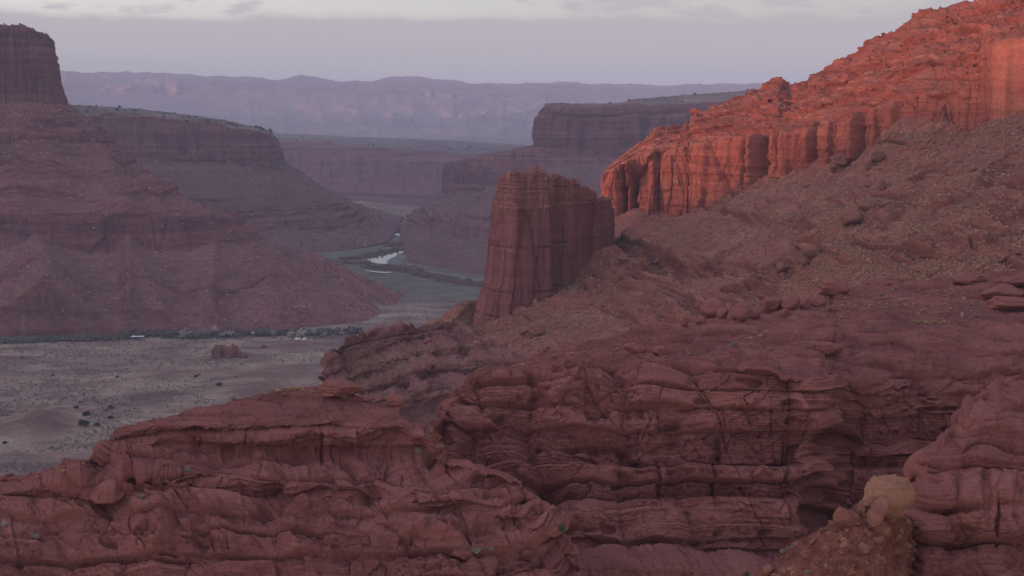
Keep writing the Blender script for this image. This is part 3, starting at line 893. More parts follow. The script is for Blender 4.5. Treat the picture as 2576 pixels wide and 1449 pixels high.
# ---- 8. sunlit cliff
def cliff_rock(G, S, seed, u=1.0):
    """u: metres per unit of relief; upright jointed wall"""
    z = G[..., 2]
    s = S
    ss = s + 4 * u * fbm(s / (30 * u), z / (60 * u), 3, seed)
    c1 = worley(ss / (17 * u), z / (95 * u), seed + 2)
    c2 = worley(ss / (6 * u), z / (30 * u), seed + 3)
    q_ = 1.0 if u < 2 else 0.55
    d = q_ * (4.5 * u * (c1[2] - 0.5) + 2.0 * u * np.sqrt(np.clip(1 - (c1[0] / 0.9) ** 2, 0, 1)) - 2.6 * u * np.exp(-((c1[1] - c1[0]) / 0.05) ** 2) * sstep(-0.2, 0.3, fbm(s / (20 * u), z / (30 * u), 2, seed + 4)))
    d = d + 1.3 * u * (c2[2] - 0.5) - 0.9 * q_ * u * np.exp(-((c2[1] - c2[0]) / 0.07) ** 2)
    d = d + 4.0 * u * fbm(ss / (45 * u), z / (120 * u), 3, seed + 5)
    t_, s_, g_ = facets(ss / (4.2 * u), z / (8.0 * u), seed + 21)
    d = d + q_ * u * (1.6 * t_ + 0.8 * s_ - 0.3 * g_)
    zz = z + 1.2 * u * fbm(s / (50 * u), z / (40 * u), 3, seed + 6)
    h, k, r, a = blocks(ss, zz, 1.0 * u, 3.5 * u, 6 * u, 18 * u, seed + 7)
    d = d + (0.8 if u < 2 else 0.6) * u * (k - 0.5) + 0.35 * u * (h - 0.8) + 0.3 * u * fbm(s / (3 * u), z / (4 * u), 4, seed + 9)
    return d


def f_cliff(G, TT, S, n):
    x, y, z = G[..., 0], G[..., 1], G[..., 2]
    wall = band(TT, 7.0, 9.2, 0.12)
    px = 1288 + F0 * x / y
    smooth_wall = sstep(2466, 2484, px)
    dw = cliff_rock(G, S, 301) * (1 - 0.85 * smooth_wall)
    # alcoves and buttresses that throw the upright shadows
    for cx_, w_, dep in ((1575, 8, 7), (1597, 7, 8), (1886, 10, 11), (1926, 15, 13), (2058, 7, 9), (2180, 9, 9), (1655, 5, 5), (1741, 4, 3), (1965, 6, 5), (2100, 5, 4), (2215, 5, 5)):
        q_ = np.abs(px - cx_ + 5 * fbm(z / 9, z * 0 + cx_, 3, 5) + 2.0 * fbm(z / 2.5, z * 0 + cx_, 2, 6)) / w_
        tz = sstep(0.0, 0.25, 9.3 - TT) * (1 - 0.7 * sstep(8.0, 7.2, TT) * (cx_ % 3))
        dw = dw - dep * (1 - sstep(0.75, 1.1, q_)) * np.clip(tz, 0.2, 1)
    for cx_, w_, dep in ((1905, 7, 5), (1862, 14, 3), (1990, 20, 2.0), (2040, 9, 4), (1560, 8, 2), (2165, 8, 5), (1640, 8, 3), (1586, 4, 4)):
        dw = dw + dep * (1 - sstep(0.7, 1.15, np.abs(px - cx_ + 3 * fbm(z / 8, z * 0 + cx_, 2, 7)) / w_))
    up = 1 - sstep(6.85, 7.1, TT)
    stepm = np.maximum(np.maximum(band(TT, 1.0, 2.0, .1), band(TT, 3.0, 4.0, .1)), band(TT, 5.0, 6.0, .1))
    # ledges and rubble of the upper slope
    rk = 1.5 * near_rock(G, S, 331, 0.0, 1.1, but=1.0) + 1.5 * ridged(S / 26, z / 14, 3, 333)
    r1, c1 = rubble(x + y * 0.3, z * 1.5 + y * 0.3, 2.4, 28, 0.5)
    r2, c2 = rubble(x + y * 0.3, z * 1.5 + y * 0.3, 5.0, 29, 0.3)
    led = sstep(-0.12, 0.12, fbm(S / 55, z / 7, 4, 335) + 0.5 * stepm - 0.10)
    du = led * rk + (1 - led) * (0.8 * r1 + 0.8 * r2 + 1.0 * ridged(S / 18, z / 30, 3, 337))
    d = wall * dw + up * du * (0.25 + 0.75 * sstep(1530, 1600, px))
    soil = up * (1 - led)
    st = soil * np.clip(sstep(0.2, 0.6, r1) * c1, 0, 1)
    return d, soil, st, up * near_rock.tone + (1 - up) * (0.6 * smooth_wall * (0.7 + 1.1 * fbm(S / 8, z / 6, 4, 341) + 0.6 * fbm(S / 3, z / 40, 3, 343)) + (1 - 0.6 * smooth_wall) * 0.5 * fbm(S / 40, z / 2.5, 4, 339) + 0.3 * fbm(S / 9, z / 30, 3, 340))


sky_e = [(1500, 450), (1521, 430), (1545, 409), (1582, 379), (1602, 362), (1636, 344), (1649, 325), (1717, 315), (1737, 312), (1742, 285), (1794, 265), (1867, 242), (1920, 216), (1947, 203), (1957, 201), (1972, 211), (1990, 222),
         (2020, 206), (2036, 202), (2039, 184), (2070, 172), (2134, 145), (2154, 132), (2176, 113), (2179, 99), (2237, 90), (2262, 75), (2280, 59), (2294, 50), (2297, 34), (2350, 24), (2444, 5), (2500, -8), (2600, -30), (2720, -60)]


def sk(px):
    return float(np.interp(px, [p[0] for p in sky_e], [p[1] for p in sky_e]))


dsky = lambda px: float(np.interp(px, [1500, 1540, 1740, 1924, 2094, 2334, 2576, 2720], [772, 775, 775, 762, 735, 690, 640, 620]))
ctop = [(1500, 452), (1520, 437), (1545, 425), (1640, 385), (1740, 366), (1850, 350), (1924, 345), (2050, 328), (2150, 308), (2264, 262), (2334, 238), (2424, 225), (2472, 205), (2484, 112), (2576, 96), (2720, 85)]
cbase = [(1500, 585), (1539, 575), (1602, 548), (1640, 552), (1740, 545), (1800, 520), (1924, 480), (2094, 420), (2167, 390), (2264, 345), (2334, 330), (2424, 352), (2472, 322), (2576, 300), (2720, 280)]
dct = lambda px: float(np.interp(px, [1500, 1540, 1740, 1924, 2094, 2334, 2576, 2720], [762, 760, 742, 692, 652, 606, 560, 540]))
PX = [p[0] for p in sky_e]
PX = sorted(set(PX + [p[0] for p in ctop] + [p[0] for p in cbase]))
yt = lambda px: float(np.interp(px, [p[0] for p in ctop], [p[1] for p in ctop]))
yb = lambda px: float(np.interp(px, [p[0] for p in cbase], [p[1] for p in cbase]))


def mixrow(f, g):
    out = []
    for p in PX:
        a, b = sk(p), yt(p)
        out.append((p, a + (b - a) * f, dsky(p) + (dct(p) + 1 - dsky(p)) * g))
    return out


rows = [
    [(p, sk(p) + 70, dsky(p) + 160) for p in PX],
    [(p, sk(p), dsky(p)) for p in PX],
    mixrow(0.07, 0.01), mixrow(0.28, 0.27), mixrow(0.40, 0.29), mixrow(0.60, 0.72), mixrow(0.70, 0.74), mixrow(1.0, 1.0),
    [(p, 0.5 * (yt(p) + yb(p)), dct(p) - 1.5) for p in PX],
    [(p, yb(p), dct(p) - 3) for p in PX],
    [(p, yb(p) + 60, dct(p) - 2) for p in PX],
]
G, TT, S = loft_px(rows, 1521, 2600, 900, ext=(0, 700), step=1.5, wob=0.25, wl=40, seed=31, hid=(0,), smu=0)
# fold the left end back into the hillside
nf = 40
fold = np.stack([G[:, 0] + np.array([0.15, 1.0, 0]) * k * 2.4 + np.array([-1.2, 0, 0]) * math.sin(k / nf * math.pi) for k in range(nf, 0, -1)], 1)
G = np.concatenate([fold, G], 1)
TT = np.concatenate([np.repeat(TT[:, :1], nf, 1), TT], 1)
S = np.concatenate([np.stack([S[:, 0] - k * 2.4 for k in range(nf, 0, -1)], 1), S], 1)
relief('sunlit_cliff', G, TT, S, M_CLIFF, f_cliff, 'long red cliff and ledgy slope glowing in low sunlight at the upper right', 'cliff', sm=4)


# ---- 9. the tall tower (a thin fin seen end on)
def make_tower():
    topf = [(1247, 497), (1250, 480), (1253, 468), (1255, 455), (1259, 447), (1266, 446), (1270, 439), (1279, 438), (1281, 445), (1285, 444), (1287, 437), (1299, 437), (1301, 444), (1306, 445), (1308, 440), (1326, 440), (1328, 449), (1333, 449), (1335, 441), (1341, 440),
            (1343, 427), (1354, 426), (1356, 436), (1362, 435), (1366, 438), (1370, 447), (1377, 449), (1380, 478), (1384, 479), (1386, 450), (1390, 449), (1393, 444), (1404, 444), (1407, 449), (1420, 449), (1422, 454), (1431, 455), (1433, 478), (1436, 478), (1438, 456), (1455, 457), (1457, 474),
            (1460, 472), (1472, 471), (1475, 493), (1479, 494), (1481, 486), (1497, 487), (1499, 503), (1510, 503), (1512, 498), (1520, 499), (1522, 504), (1534, 503), (1538, 522)]
    base_l = np.interp([p[0] for p in topf], [1247, 1260, 1377, 1390, 1455, 1500, 1538], [480, 447, 449, 452, 462, 500, 510])
    topf = [(p[0], b_ + 1.2 * (p[1] - b_)) for p, b_ in zip(topf, base_l)]
    tx, ty = zip(*topf)
    # plan of the front faces at mid height: (px, distance)
    plan = [(1241, 648), (1243, 640), (1246, 628), (1262, 616), (1292, 608), (1300, 607), (1312, 610), (1345, 612), (1376, 614), (1381, 616), (1384, 630), (1388, 634), (1410, 636), (1436, 638), (1440, 646), (1470, 650), (1474, 656), (1500, 662), (1536, 674), (1540, 690)]
    lean = lambda y: np.interp(y, [430, 520, 580, 650, 701, 735, 770, 821, 850, 900], [8, 4, -2, -10, -17, -27, -38, -52, -60, -66])
    nfr = 420
    pp = np.array(plan, float)
    cum = np.concatenate([[0], np.cumsum(np.hypot(np.diff(pp[:, 0]) / F0 * 620, np.diff(pp[:, 1])))])
    t = np.linspace(0, cum[-1], nfr)
    fx, fd = np.interp(t, cum, pp[:, 0]), np.interp(t, cum, pp[:, 1])
    # back of the fin, right to left
    bx = np.linspace(1538, 1250, 200)
    bd = np.interp(bx, [1250, 1300, 1400, 1538], [668, 672, 690, 716])
    X, D = np.concatenate([fx, bx]), np.concatenate([fd, bd])
    ytop = np.interp(X, tx, ty)
    lev = []
    base = np.interp(X, [1180, 1240, 1300, 1380, 1442, 1538], [870, 870, 850, 770, 710, 640]) + 40
    tpar = np.concatenate([np.linspace(0, 1, 260)])
    wgt = np.clip((1345 - X) / 100, 0, 1)[None, :]           # the left edge splays out towards the foot
    yy = ytop[None, :] + (base - ytop)[None, :] * tpar[:, None]
    off = lean(yy) * (wgt ** 1.0)
    splay = np.interp(yy, [500, 700, 850], [0, -2.0, -9.0]) * wgt
    P = U(X[None, :] + off, yy, D[None, :] + splay)
    # roof: close the top towards the middle line of the fin
    mid = U(X, ytop, 0.5 * (D + np.interp(X, [1240, 1300, 1400, 1540], [640, 640, 663, 703])))
    roof = []
    for k in (1.0, 0.75, 0.5, 0.25):
        q = P[0] + (mid - P[0]) * k
        q[:, 2] = P[0][:, 2] + 0.4 * math.sin(k * 2)
        roof.append(q)
    G = np.concatenate([np.array(roof), P], 0)
    return G


G = make_tower()
nv, nu = G.shape[:2]
mid_ = G[nv // 2]
s1 = np.concatenate([[0], np.cumsum(np.linalg.norm(np.diff(mid_[:, :2], axis=0), axis=-1))])
S = np.repeat(s1[None], nv, 0)
n = normals(G, 2)
cen = np.array([18.0, 660.0])
if ((G[..., :2] - cen) * n[..., :2]).sum() < 0:
    n = -n
z = G[..., 2]
CAPZ = 163.0
cap = sstep(CAPZ - 1.0, CAPZ + 0.6, z)
zz = z + 0.8 * fbm(S / 30, z / 30, 2, 401)
h1, k1, r1, a1 = blocks(S, zz, 1.0, 3.0, 3.5, 9, 403, rz=0.4)
h2, k2, r2, a2 = blocks(S, zz, 0.4, 1.2, 2, 6, 405)
fl = worley((S + 0.8 * fbm(S / 8, z / 20, 2, 6)) / 6.5, z / 60, 407)
fl2 = worley((S + 0.6 * fbm(S / 4, z / 12, 2, 7)) / 2.4, z / 26, 409)
body = 1.9 * (fl[2] - .5) + 0.8 * np.sqrt(np.clip(1 - (fl[0] / .9) ** 2, 0, 1)) - 1.2 * np.exp(-((fl[1] - fl[0]) / .06) ** 2)
body = body + 0.5 * (fl2[2] - .5) - 0.35 * np.exp(-((fl2[1] - fl2[0]) / .08) ** 2) + 1.2 * fbm(S / 9, z / 60, 3, 411)
for zl in (127.5, 117.0, 147.0):
    body = body + 0.3 * sstep(0.9, 0, np.abs(z - zl - 0.4 - 0.5 * perlin(S / 9, z * 0, 3))) * (perlin(S / 8, z * 0 + zl, 9) > -0.15) - 0.45 * (perlin(S / 8, z * 0 + zl, 9) > -0.15) * sstep(0.6, 0, np.abs(z - zl + 1.0))
body = body + 0.08 * (k2 - .5) + 0.12 * fbm(S / 2, z / 2.5, 4, 413)
capd = 0.5 * (k1 - .4) * (0.4 + 0.6 * h1) + 0.4 * (h1 - .75) + 0.5 * (k2 - .5) + 0.35 * (h2 - .8) + 0.4 * (r1 - .5) + 1.1 * (fl2[2] - .5) - 0.8 * np.exp(-((fl2[1] - fl2[0]) / .08) ** 2)
d = body * (1 - cap) + (capd + 0.5 + 0.5 * body) * cap
d[:5] *= np.linspace(0, 0.7, 5)[:, None]
PT = G + n * d[..., None]
zero = np.zeros(PT.shape[:2])
# body and layered caprock as two meshes that share the bed between them
order = np.arange(nv)
kcut = np.array([np.argmax(G[:, j, 2] < CAPZ) for j in range(nu)])


def tower_piece(upper):
    """resample every column so the cut follows the bed"""
    out = np.zeros((110 if upper else 230, nu, 3))
    for j in range(nu):
        k = max(6, kcut[j])
        if G[0, j, 2] < CAPZ + 1.0:
            k = 6
        src = np.arange(0, k + 1) if upper else np.arange(k, nv)
        tt = np.linspace(src[0], src[-1], out.shape[0])
        i = np.clip(np.floor(tt).astype(int), 0, nv - 2)
        f = (tt - i)[:, None]
        out[:, j] = PT[i, j] * (1 - f) + PT[i + 1, j] * f
    return out


def attr0(P):
    zc = np.zeros(P.shape[:2])
    sx = np.repeat(s1[None], len(P), 0)
    tn = 0.7 * fbm(sx / 5, P[..., 2] / 45, 4, 421) + 0.2 * fbm(sx / 30, P[..., 2] / 1.6, 4, 423)
    return {'soil': zc, 'stone': zc, 'tone': np.clip(tn, -1, 1)}


Pb, Pc = tower_piece(False), tower_piece(True)
meb = grid_mesh('rock_tower', Pb, M_TOWER, attr0(Pb), closed=True)
M_CAP = rock_mat('tower_caprock', (0.22, 0.085, 0.07), (0.29, 0.11, 0.09), (0.36, 0.15, 0.12), (0.3, 0.12, 0.1), (0.28, 0.1, 0.08), unit=1.0, streak=0.3, bed=1.6)
mec = grid_mesh('caprock', Pc, M_CAP, attr0(Pc), closed=True)
for me in (meb, mec):
    import bmesh
    bm = bmesh.new()
    bm.from_mesh(me)
    bmesh.ops.recalc_face_normals(bm, faces=bm.faces)
    bm.to_mesh(me)
    bm.free()
tower = link('rock_tower', meb, 'tall dark red sandstone tower standing free at the foot of the sunlit cliff', 'rock tower', 'thing')
link('caprock', mec, 'darker thin-bedded caprock with knobs', parent=tower)


# ---- 10. left butte
def stack_relief(seed, u, cliffs, ledges, gully=1.0, fans=()):
    """cliffs: (t0, t1) contour ranges that are upright walls; ledges: ranges with thin beds; the rest is talus"""
    def fn(G, TT, S, n):
        z = G[..., 2]
        cm = 0.0
        for a, b in cliffs:
            cm = np.maximum(cm, band(TT, a, b, 0.13))
        lm = 0.0
        for a, b in ledges:
            lm = np.maximum(lm, band(TT, a, b, 0.2))
        dc = cliff_rock(G, S, seed, u)
        warp = S + 6 * u * fbm(S / (50 * u), TT * 2, 3, seed + 3)
        fan = ridged(warp / (34 * u), TT * 0.45, 4, seed + 11)
        fan2 = ridged(warp / (11 * u), TT * 1.3, 3, seed + 12)
        foot = sstep(0, 1.2, TT.max() - TT)
        tab = 1 - sstep(0.75, 1.0, TT)
        tal = gully * u * (2.2 * (fan - 0.25) + 2.0 * fbm(warp / (30 * u), TT * 0.5, 3, seed + 10) + 0.9 * fan2) * sstep(0, 0.8, TT - min(c[0] for c in cliffs)) * foot
        r1, c1 = rubble(G[..., 0], G[..., 1] * 0.8 + z, 1.6 * u, seed + 13, 0.4)
        tal = tal + 0.6 * r1 * foot
        px = 1288 + F0 * G[..., 0] / G[..., 1]
        for t0, t1, xa, xb, wa, wb, am in fans:
            f_ = np.clip((TT - t0) / (t1 - t0), 0, 1)
            q_ = np.abs(px - xa - (xb - xa) * f_ + 7 * fbm(S / 40, TT * 2, 3, seed + 30)) / (wa + (wb - wa) * f_)
            tal = tal + am * np.clip(0.25 + 1.1 * f_, 0, 1) * np.exp(-1.3 * np.sqrt(q_ * q_ + 0.03) ** 1.6) * (1 + 0.25 * fbm(S / 30, TT * 1.5, 3, seed + 31)) * sstep(t0 - 0.1, t0 + 0.25, TT) * sstep(0, 0.8, TT.max() - TT)
        zz = z + 0.5 * u * fbm(S / (60 * u), z / (60 * u), 3, seed + 14)
        h, k, r, a = blocks(S, zz, 0.9 * u, 3.6 * u, 5 * u, 20 * u, seed + 15)
        dl = 3.6 * u * (k - 0.4) * (0.5 + 0.5 * h) + 1.2 * u * (h - .8)
        lmask = lm * sstep(-0.3, 0.15, fbm(S / (40 * u), z / (14 * u), 3, seed + 16) + 0.12)
        tp = blocks(G[..., 0], G[..., 1] * 0.8 + 30 * fbm(G[..., 0] / 90, G[..., 1] / 90, 3, seed + 50), 6 * u, 18 * u, 8 * u, 40 * u, seed + 51)
        d = cm * dc + (1 - cm) * tal + (1 - cm) * lmask * dl + tab * u * (0.8 * (tp[1] - 0.5) * tp[0])
        zz = zz + n[..., 2] * d
        soil = np.clip(1 - cm - 0.8 * lmask, 0, 1)
        st = soil * sstep(0.3 * u, 0.7 * u, r1) * c1 * 0.6
        bz, gz = layers_1d(float(zz.min()) - 5, float(zz.max()) + 5, 0.7 * u, 3.0 * u, seed + 40)
        kz = gz.random(len(bz)).astype(np.float32)[np.clip(np.searchsorted(bz, zz + 0.4 * u * fbm(S / (12 * u), z / (9 * u), 3, seed + 41)) - 1, 0, len(bz) - 1)] - 0.5
        fade = sstep(-0.25, 0.3, fbm(S / (45 * u), z / (25 * u), 3, seed + 42))
        tone = kz * (0.15 + 0.55 * np.maximum(cm, lmask) + 0.5 * fade) + 0.45 * fbm(S / (14 * u), TT * 1.2, 4, seed + 43) * (1 - cm) + cm * 0.5 * fbm(S / (7 * u), z / (45 * u), 4, seed + 44)
        return d, soil, st, tone
    return fn


rows = [
    [(-420, 95, 2350), (-100, 95, 2300), (0, 95, 2280), (55, 95, 2250), (90, 100, 2200), (112, 110, 2180), (100, 120, 2380)],
    [(-420, 60, 1855), (-100, 57, 1862), (0, 57, 1882), (60, 66, 1890), (104, 85, 1905), (123, 97, 1960), (118, 112, 2200)],
    [(-420, 175, 1848), (-100, 172, 1853), (0, 168, 1868), (60, 168, 1880), (114, 166, 1893), (140, 172, 1955), (130, 185, 2200)],
    [(-420, 275, 1840), (-100, 262, 1850), (0, 258, 1862), (60, 262, 1872), (128, 266, 1884), (163, 268, 1950), (150, 282, 2200)],
    [(-420, 352, 1742), (-100, 350, 1752), (0, 347, 1760), (100, 346, 1766), (205, 345, 1792), (276, 352, 1880), (255, 365, 2150)],
    [(-420, 368, 1738), (-100, 366, 1748), (0, 363, 1756), (100, 362, 1762), (208, 362, 1788), (282, 368, 1876), (260, 380, 2150)],
    [(-420, 500, 1602), (-100, 497, 1612), (0, 492, 1622), (150, 490, 1625), (325, 488, 1650), (468, 505, 1765), (460, 520, 2060)],
    [(-420, 562, 1572), (-100, 558, 1572), (0, 558, 1577), (165, 552, 1582), (390, 546, 1595), (590, 556, 1722), (610, 575, 2020)],
    [(-420, 645, 1546), (-100, 645, 1546), (0, 645, 1551), (165, 640, 1560), (410, 642, 1566), (640, 615, 1695), (670, 622, 2000)],
    [(-420, 750, 1440), (-100, 748, 1440), (0, 745, 1450), (210, 738, 1460), (500, 728, 1485), (780, 680, 1690), (800, 650, 1970)],
    [(-420, 850, 1330), (-100, 848, 1330), (0, 848, 1330), (260, 843, 1338), (570, 833, 1356), (900, 803, 1445), (1015, 742, 1655)],
    [(-420, 862, 1316), (-100, 860, 1316), (0, 860, 1316), (265, 855, 1322), (590, 846, 1338), (930, 812, 1425), (1060, 748, 1645)],
]
G, TT, S = loft_ix(rows, 760, step=1.8, wob=0.045, wl=220, seed=41, hid=(0,), sm=2)
fn_b = stack_relief(501, 3.0, [(1.0, 3.0), (4.0, 5.0), (7.0, 8.0)], [(5.1, 7.2), (3.3, 4.1), (9.15, 9.3)], 1.0,
                    [(7.3, 10.6, 92, 130, 22, 190, 44), (7.9, 10.6, 310, 430, 20, 75, 18), (8.0, 10.6, 545, 840, 45, 85, 17), (8.6, 10.6, 460, 560, 16, 60, 14), (9.0, 10.6, 640, 740, 16, 55, 14), (4.9, 7.0, 60, 40, 10, 120, 12), (4.9, 7.2, 250, 330, 8, 60, 12), (6.8, 8.5, 320, 322, 40, 16, 13), (6.8, 8.3, 520, 526, 40, 26, 9)])
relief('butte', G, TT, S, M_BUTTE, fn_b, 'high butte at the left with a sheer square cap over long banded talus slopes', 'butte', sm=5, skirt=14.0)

# ---- 11. long mesa behind the butte
rows = [
    [(-150, 262, 3300), (163, 262, 3200), (400, 280, 3150), (560, 303, 3100), (640, 322, 3060), (668, 333, 3100), (676, 345, 3650)],
    [(-150, 278, 2600), (187, 287, 2600), (333, 292, 2602), (467, 306, 2622), (600, 323, 2655), (674, 340, 2765), (684, 350, 3450)],
    [(-150, 330, 2580), (187, 336, 2580), (333, 345, 2582), (467, 358, 2600), (600, 372, 2632), (688, 385, 2742), (692, 375, 3450)],
    [(-150, 380, 2560), (187, 385, 2560), (333, 398, 2562), (467, 412, 2580), (600, 421, 2612), (700, 428, 2722), (702, 402, 3450)],
    [(-150, 470, 2400), (187, 470, 2400), (400, 482, 2405), (550, 485, 2425), (720, 492, 2490), (830, 500, 2650), (800, 470, 3350)],
    [(-150, 590, 2262), (187, 590, 2262), (500, 582, 2292), (680, 572, 2340), (830, 566, 2440), (925, 568, 2570), (900, 520, 3250)],
    [(-150, 604, 2250), (187, 604, 2250), (500, 596, 2280), (680, 586, 2328), (835, 580, 2428), (935, 580, 2556), (910, 525, 3240)],
    [(-150, 640, 2160), (187, 640, 2160), (520, 642, 2150), (690, 637, 2180), (835, 632, 2205), (975, 606, 2360), (1015, 545, 3000)],
]
G, TT, S = loft_ix(rows, 620, step=1.8, wob=0.05, wl=260, seed=43, hid=(), sm=2)
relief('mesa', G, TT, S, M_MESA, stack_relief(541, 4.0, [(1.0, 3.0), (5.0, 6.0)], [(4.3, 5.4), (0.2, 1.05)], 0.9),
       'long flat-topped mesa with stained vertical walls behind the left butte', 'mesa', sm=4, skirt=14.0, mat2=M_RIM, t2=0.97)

# ---- 12. far canyon wall closing the valley
rows = [
    [(600, 332, 7200), (760, 337, 7100), (900, 344, 7000), (1050, 350, 6800), (1200, 358, 6500), (1380, 368, 6200), (1600, 372, 6000)],
    [(600, 350, 4700), (760, 358, 4650), (900, 366, 4600), (1050, 376, 4600), (1200, 388, 4600), (1380, 395, 4600), (1600, 400, 4600)],
    [(600, 370, 4500), (760, 380, 4400), (900, 384, 4300), (1050, 396, 4200), (1200, 405, 4150), (1380, 410, 4100), (1600, 410, 4100)],
    [(600, 402, 4400), (760, 410, 4300), (900, 414, 4200), (1050, 420, 4100), (1200, 430, 4050), (1380, 440, 4000), (1600, 440, 4000)],
    [(600, 440, 4250), (760, 448, 4150), (900, 455, 4050), (1050, 460, 3950), (1200, 465, 3900), (1380, 470, 3900), (1600, 470, 3900)],
    [(600, 520, 3700), (760, 520, 3650), (900, 530, 3500), (1050, 535, 3300), (1200, 535, 3300), (1380, 535, 3300), (1600, 535, 3300)],
]
G, TT, S = loft_ix(rows, 360, step=1.8, wob=0.08, wl=400, seed=45, hid=(), sm=2)
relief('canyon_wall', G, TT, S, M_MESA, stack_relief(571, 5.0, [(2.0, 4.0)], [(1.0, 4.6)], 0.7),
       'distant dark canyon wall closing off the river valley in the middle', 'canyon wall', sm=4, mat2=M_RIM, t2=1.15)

# ---- 13. right-hand mesa across the river
rows = [
    [(1420, 300, 3700), (1392, 262, 3300), (1440, 262, 3200), (1500, 266, 3150), (1560, 262, 3120), (1590, 250, 3100), (1720, 238, 3080), (1890, 227, 3060), (2040, 204, 3040), (2300, 190, 3040)],
    [(1400, 320, 3600), (1378, 268, 2905), (1440, 272, 2840), (1500, 276, 2820), (1560, 274, 2810), (1590, 268, 2810), (1720, 262, 2800), (1890, 250, 2790), (2040, 240, 2790), (2300, 230, 2790)],
    [(1370, 330, 3600), (1347, 303, 2900), (1430, 306, 2832), (1500, 308, 2812), (1560, 306, 2802), (1590, 302, 2802), (1720, 300, 2792), (1890, 295, 2780), (2040, 290, 2780), (2300, 285, 2780)],
    [(1360, 400, 3600), (1343, 415, 2885), (1430, 404, 2815), (1500, 399, 2795), (1560, 399, 2785), (1590, 399, 2782), (1720, 397, 2775), (1890, 390, 2765), (2040, 390, 2765), (2300, 390, 2765)],
    [(1340, 560, 3500), (1320, 640, 2600), (1430, 600, 2450), (1500, 600, 2420), (1560, 600, 2410), (1590, 600, 2405), (1720, 600, 2400), (1890, 600, 2400), (2040, 600, 2400), (2300, 600, 2400)],
]
G, TT, S = loft_ix(rows, 420, step=1.8, wob=0.09, wl=300, seed=47, hid=(), sm=2)
relief('mesa_right', G, TT, S, M_MESA, stack_relief(601, 4.0, [(1.7, 3.0)], [(0.3, 1.6)], 1.0),
       'flat-topped mesa with a sheer wall standing to the right of the river', 'mesa', sm=4, obj_name='mesa', mat2=M_RIM, t2=0.95)

# ---- 14. lower promontory and its slopes down to the river road
rows = [
    [(1150, 425, 3700), (1128, 412, 3350), (1180, 398, 3250), (1260, 382, 3150), (1345, 366, 3050), (1430, 372, 3000), (1560, 372, 2980), (1760, 372, 2980)],
    [(1135, 430, 3600), (1121, 414, 3050), (1180, 400, 2955), (1260, 386, 2885), (1340, 376, 2845), (1430, 403, 2780), (1560, 398, 2750), (1760, 395, 2750)],
    [(1130, 470, 3550), (1120, 488, 3010), (1182, 488, 2910), (1255, 472, 2840), (1340, 440, 2795), (1430, 418, 2750), (1560, 412, 2720), (1760, 405, 2720)],
    [(1060, 530, 3400), (1072, 530, 2880), (1130, 532, 2660), (1200, 528, 2520), (1300, 510, 2440), (1430, 495, 2400), (1560, 485, 2380), (1760, 480, 2380)],
    [(1020, 555, 3350), (1040, 552, 2820), (1110, 558, 2500), (1165, 552, 2370), (1260, 548, 2280), (1430, 545, 2240), (1560, 540, 2220), (1760, 540, 2220)],
    [(1015, 558, 3300), (1035, 562, 2790), (1100, 585, 2440), (1160, 605, 2310), (1260, 605, 2230), (1430, 600, 2190), (1560, 600, 2170), (1760, 600, 2170)],
    [(1000, 556, 3250), (1003, 565, 2760), (1012, 628, 2230), (1030, 655, 2045), (1115, 676, 1940), (1225, 697, 1840), (1400, 715, 1760), (1760, 740, 1660)],
]
G, TT, S = loft_ix(rows, 420, step=1.8, wob=0.06, wl=200, seed=49, hid=(), sm=2)
relief('promontory', G, TT, S, M_MESA, stack_relief(631, 3.6, [(1.0, 2.0), (4.05, 5.0)], [(3.2, 4.2)], 1.15),
       'low rock promontory whose rubble slopes run down to the river road', 'promontory', sm=4, skirt=14.0)

# ---- 15. far range under the clouds
crest = [(-100, 178), (140, 178), (230, 184), (330, 182), (450, 187), (530, 193), (640, 196), (700, 203), (730, 195), (757, 189), (800, 197), (850, 206), (900, 206), (940, 205), (980, 196), (1020, 193), (1060, 195), (1090, 202), (1130, 203),
         (1180, 210), (1300, 213), (1350, 209), (1430, 208), (1500, 212), (1600, 214), (1700, 215), (1890, 212), (2040, 209), (2400, 214)]
cpx = [c[0] for c in crest]
rows = [
    [(p, y + 8, 14976) for p, y in crest],
    [(p, y, 13440) for p, y in crest],
    [(p, y + 22, 12288) for p, y in crest],
    [(p, 0.35 * y + 0.65 * 250 - 6, 11366) for p, y in crest],
    [(p, 0.2 * y + 0.8 * 262 + 2, 11212) for p, y in crest],
    [(p, 300, 10137) for p, y in crest],
    [(p, 330, 8832) for p, y in crest],
    [(p, 352, 7065) for p, y in crest],
    [(p, 372, 6297) for p, y in crest],
]
G, TT, S = loft_px(rows, -100, 2400, 900, step=1.2, wob=0.35, wl=1500, seed=51, hid=(0,), smu=2)
PATCH = [(1090, 1145, 249, 289), (1018, 1048, 263, 292), (936, 998, 296, 302), (1118, 1180, 295, 303), (1178, 1187, 258, 278), (1186, 1230, 284, 293), (1072, 1090, 241, 247),
         (232, 258, 193, 213), (281, 309, 202, 210), (318, 352, 214, 234), (334, 372, 196, 207), (382, 400, 222, 232), (400, 418, 216, 219), (432, 466, 219, 236), (735, 760, 237, 241)]


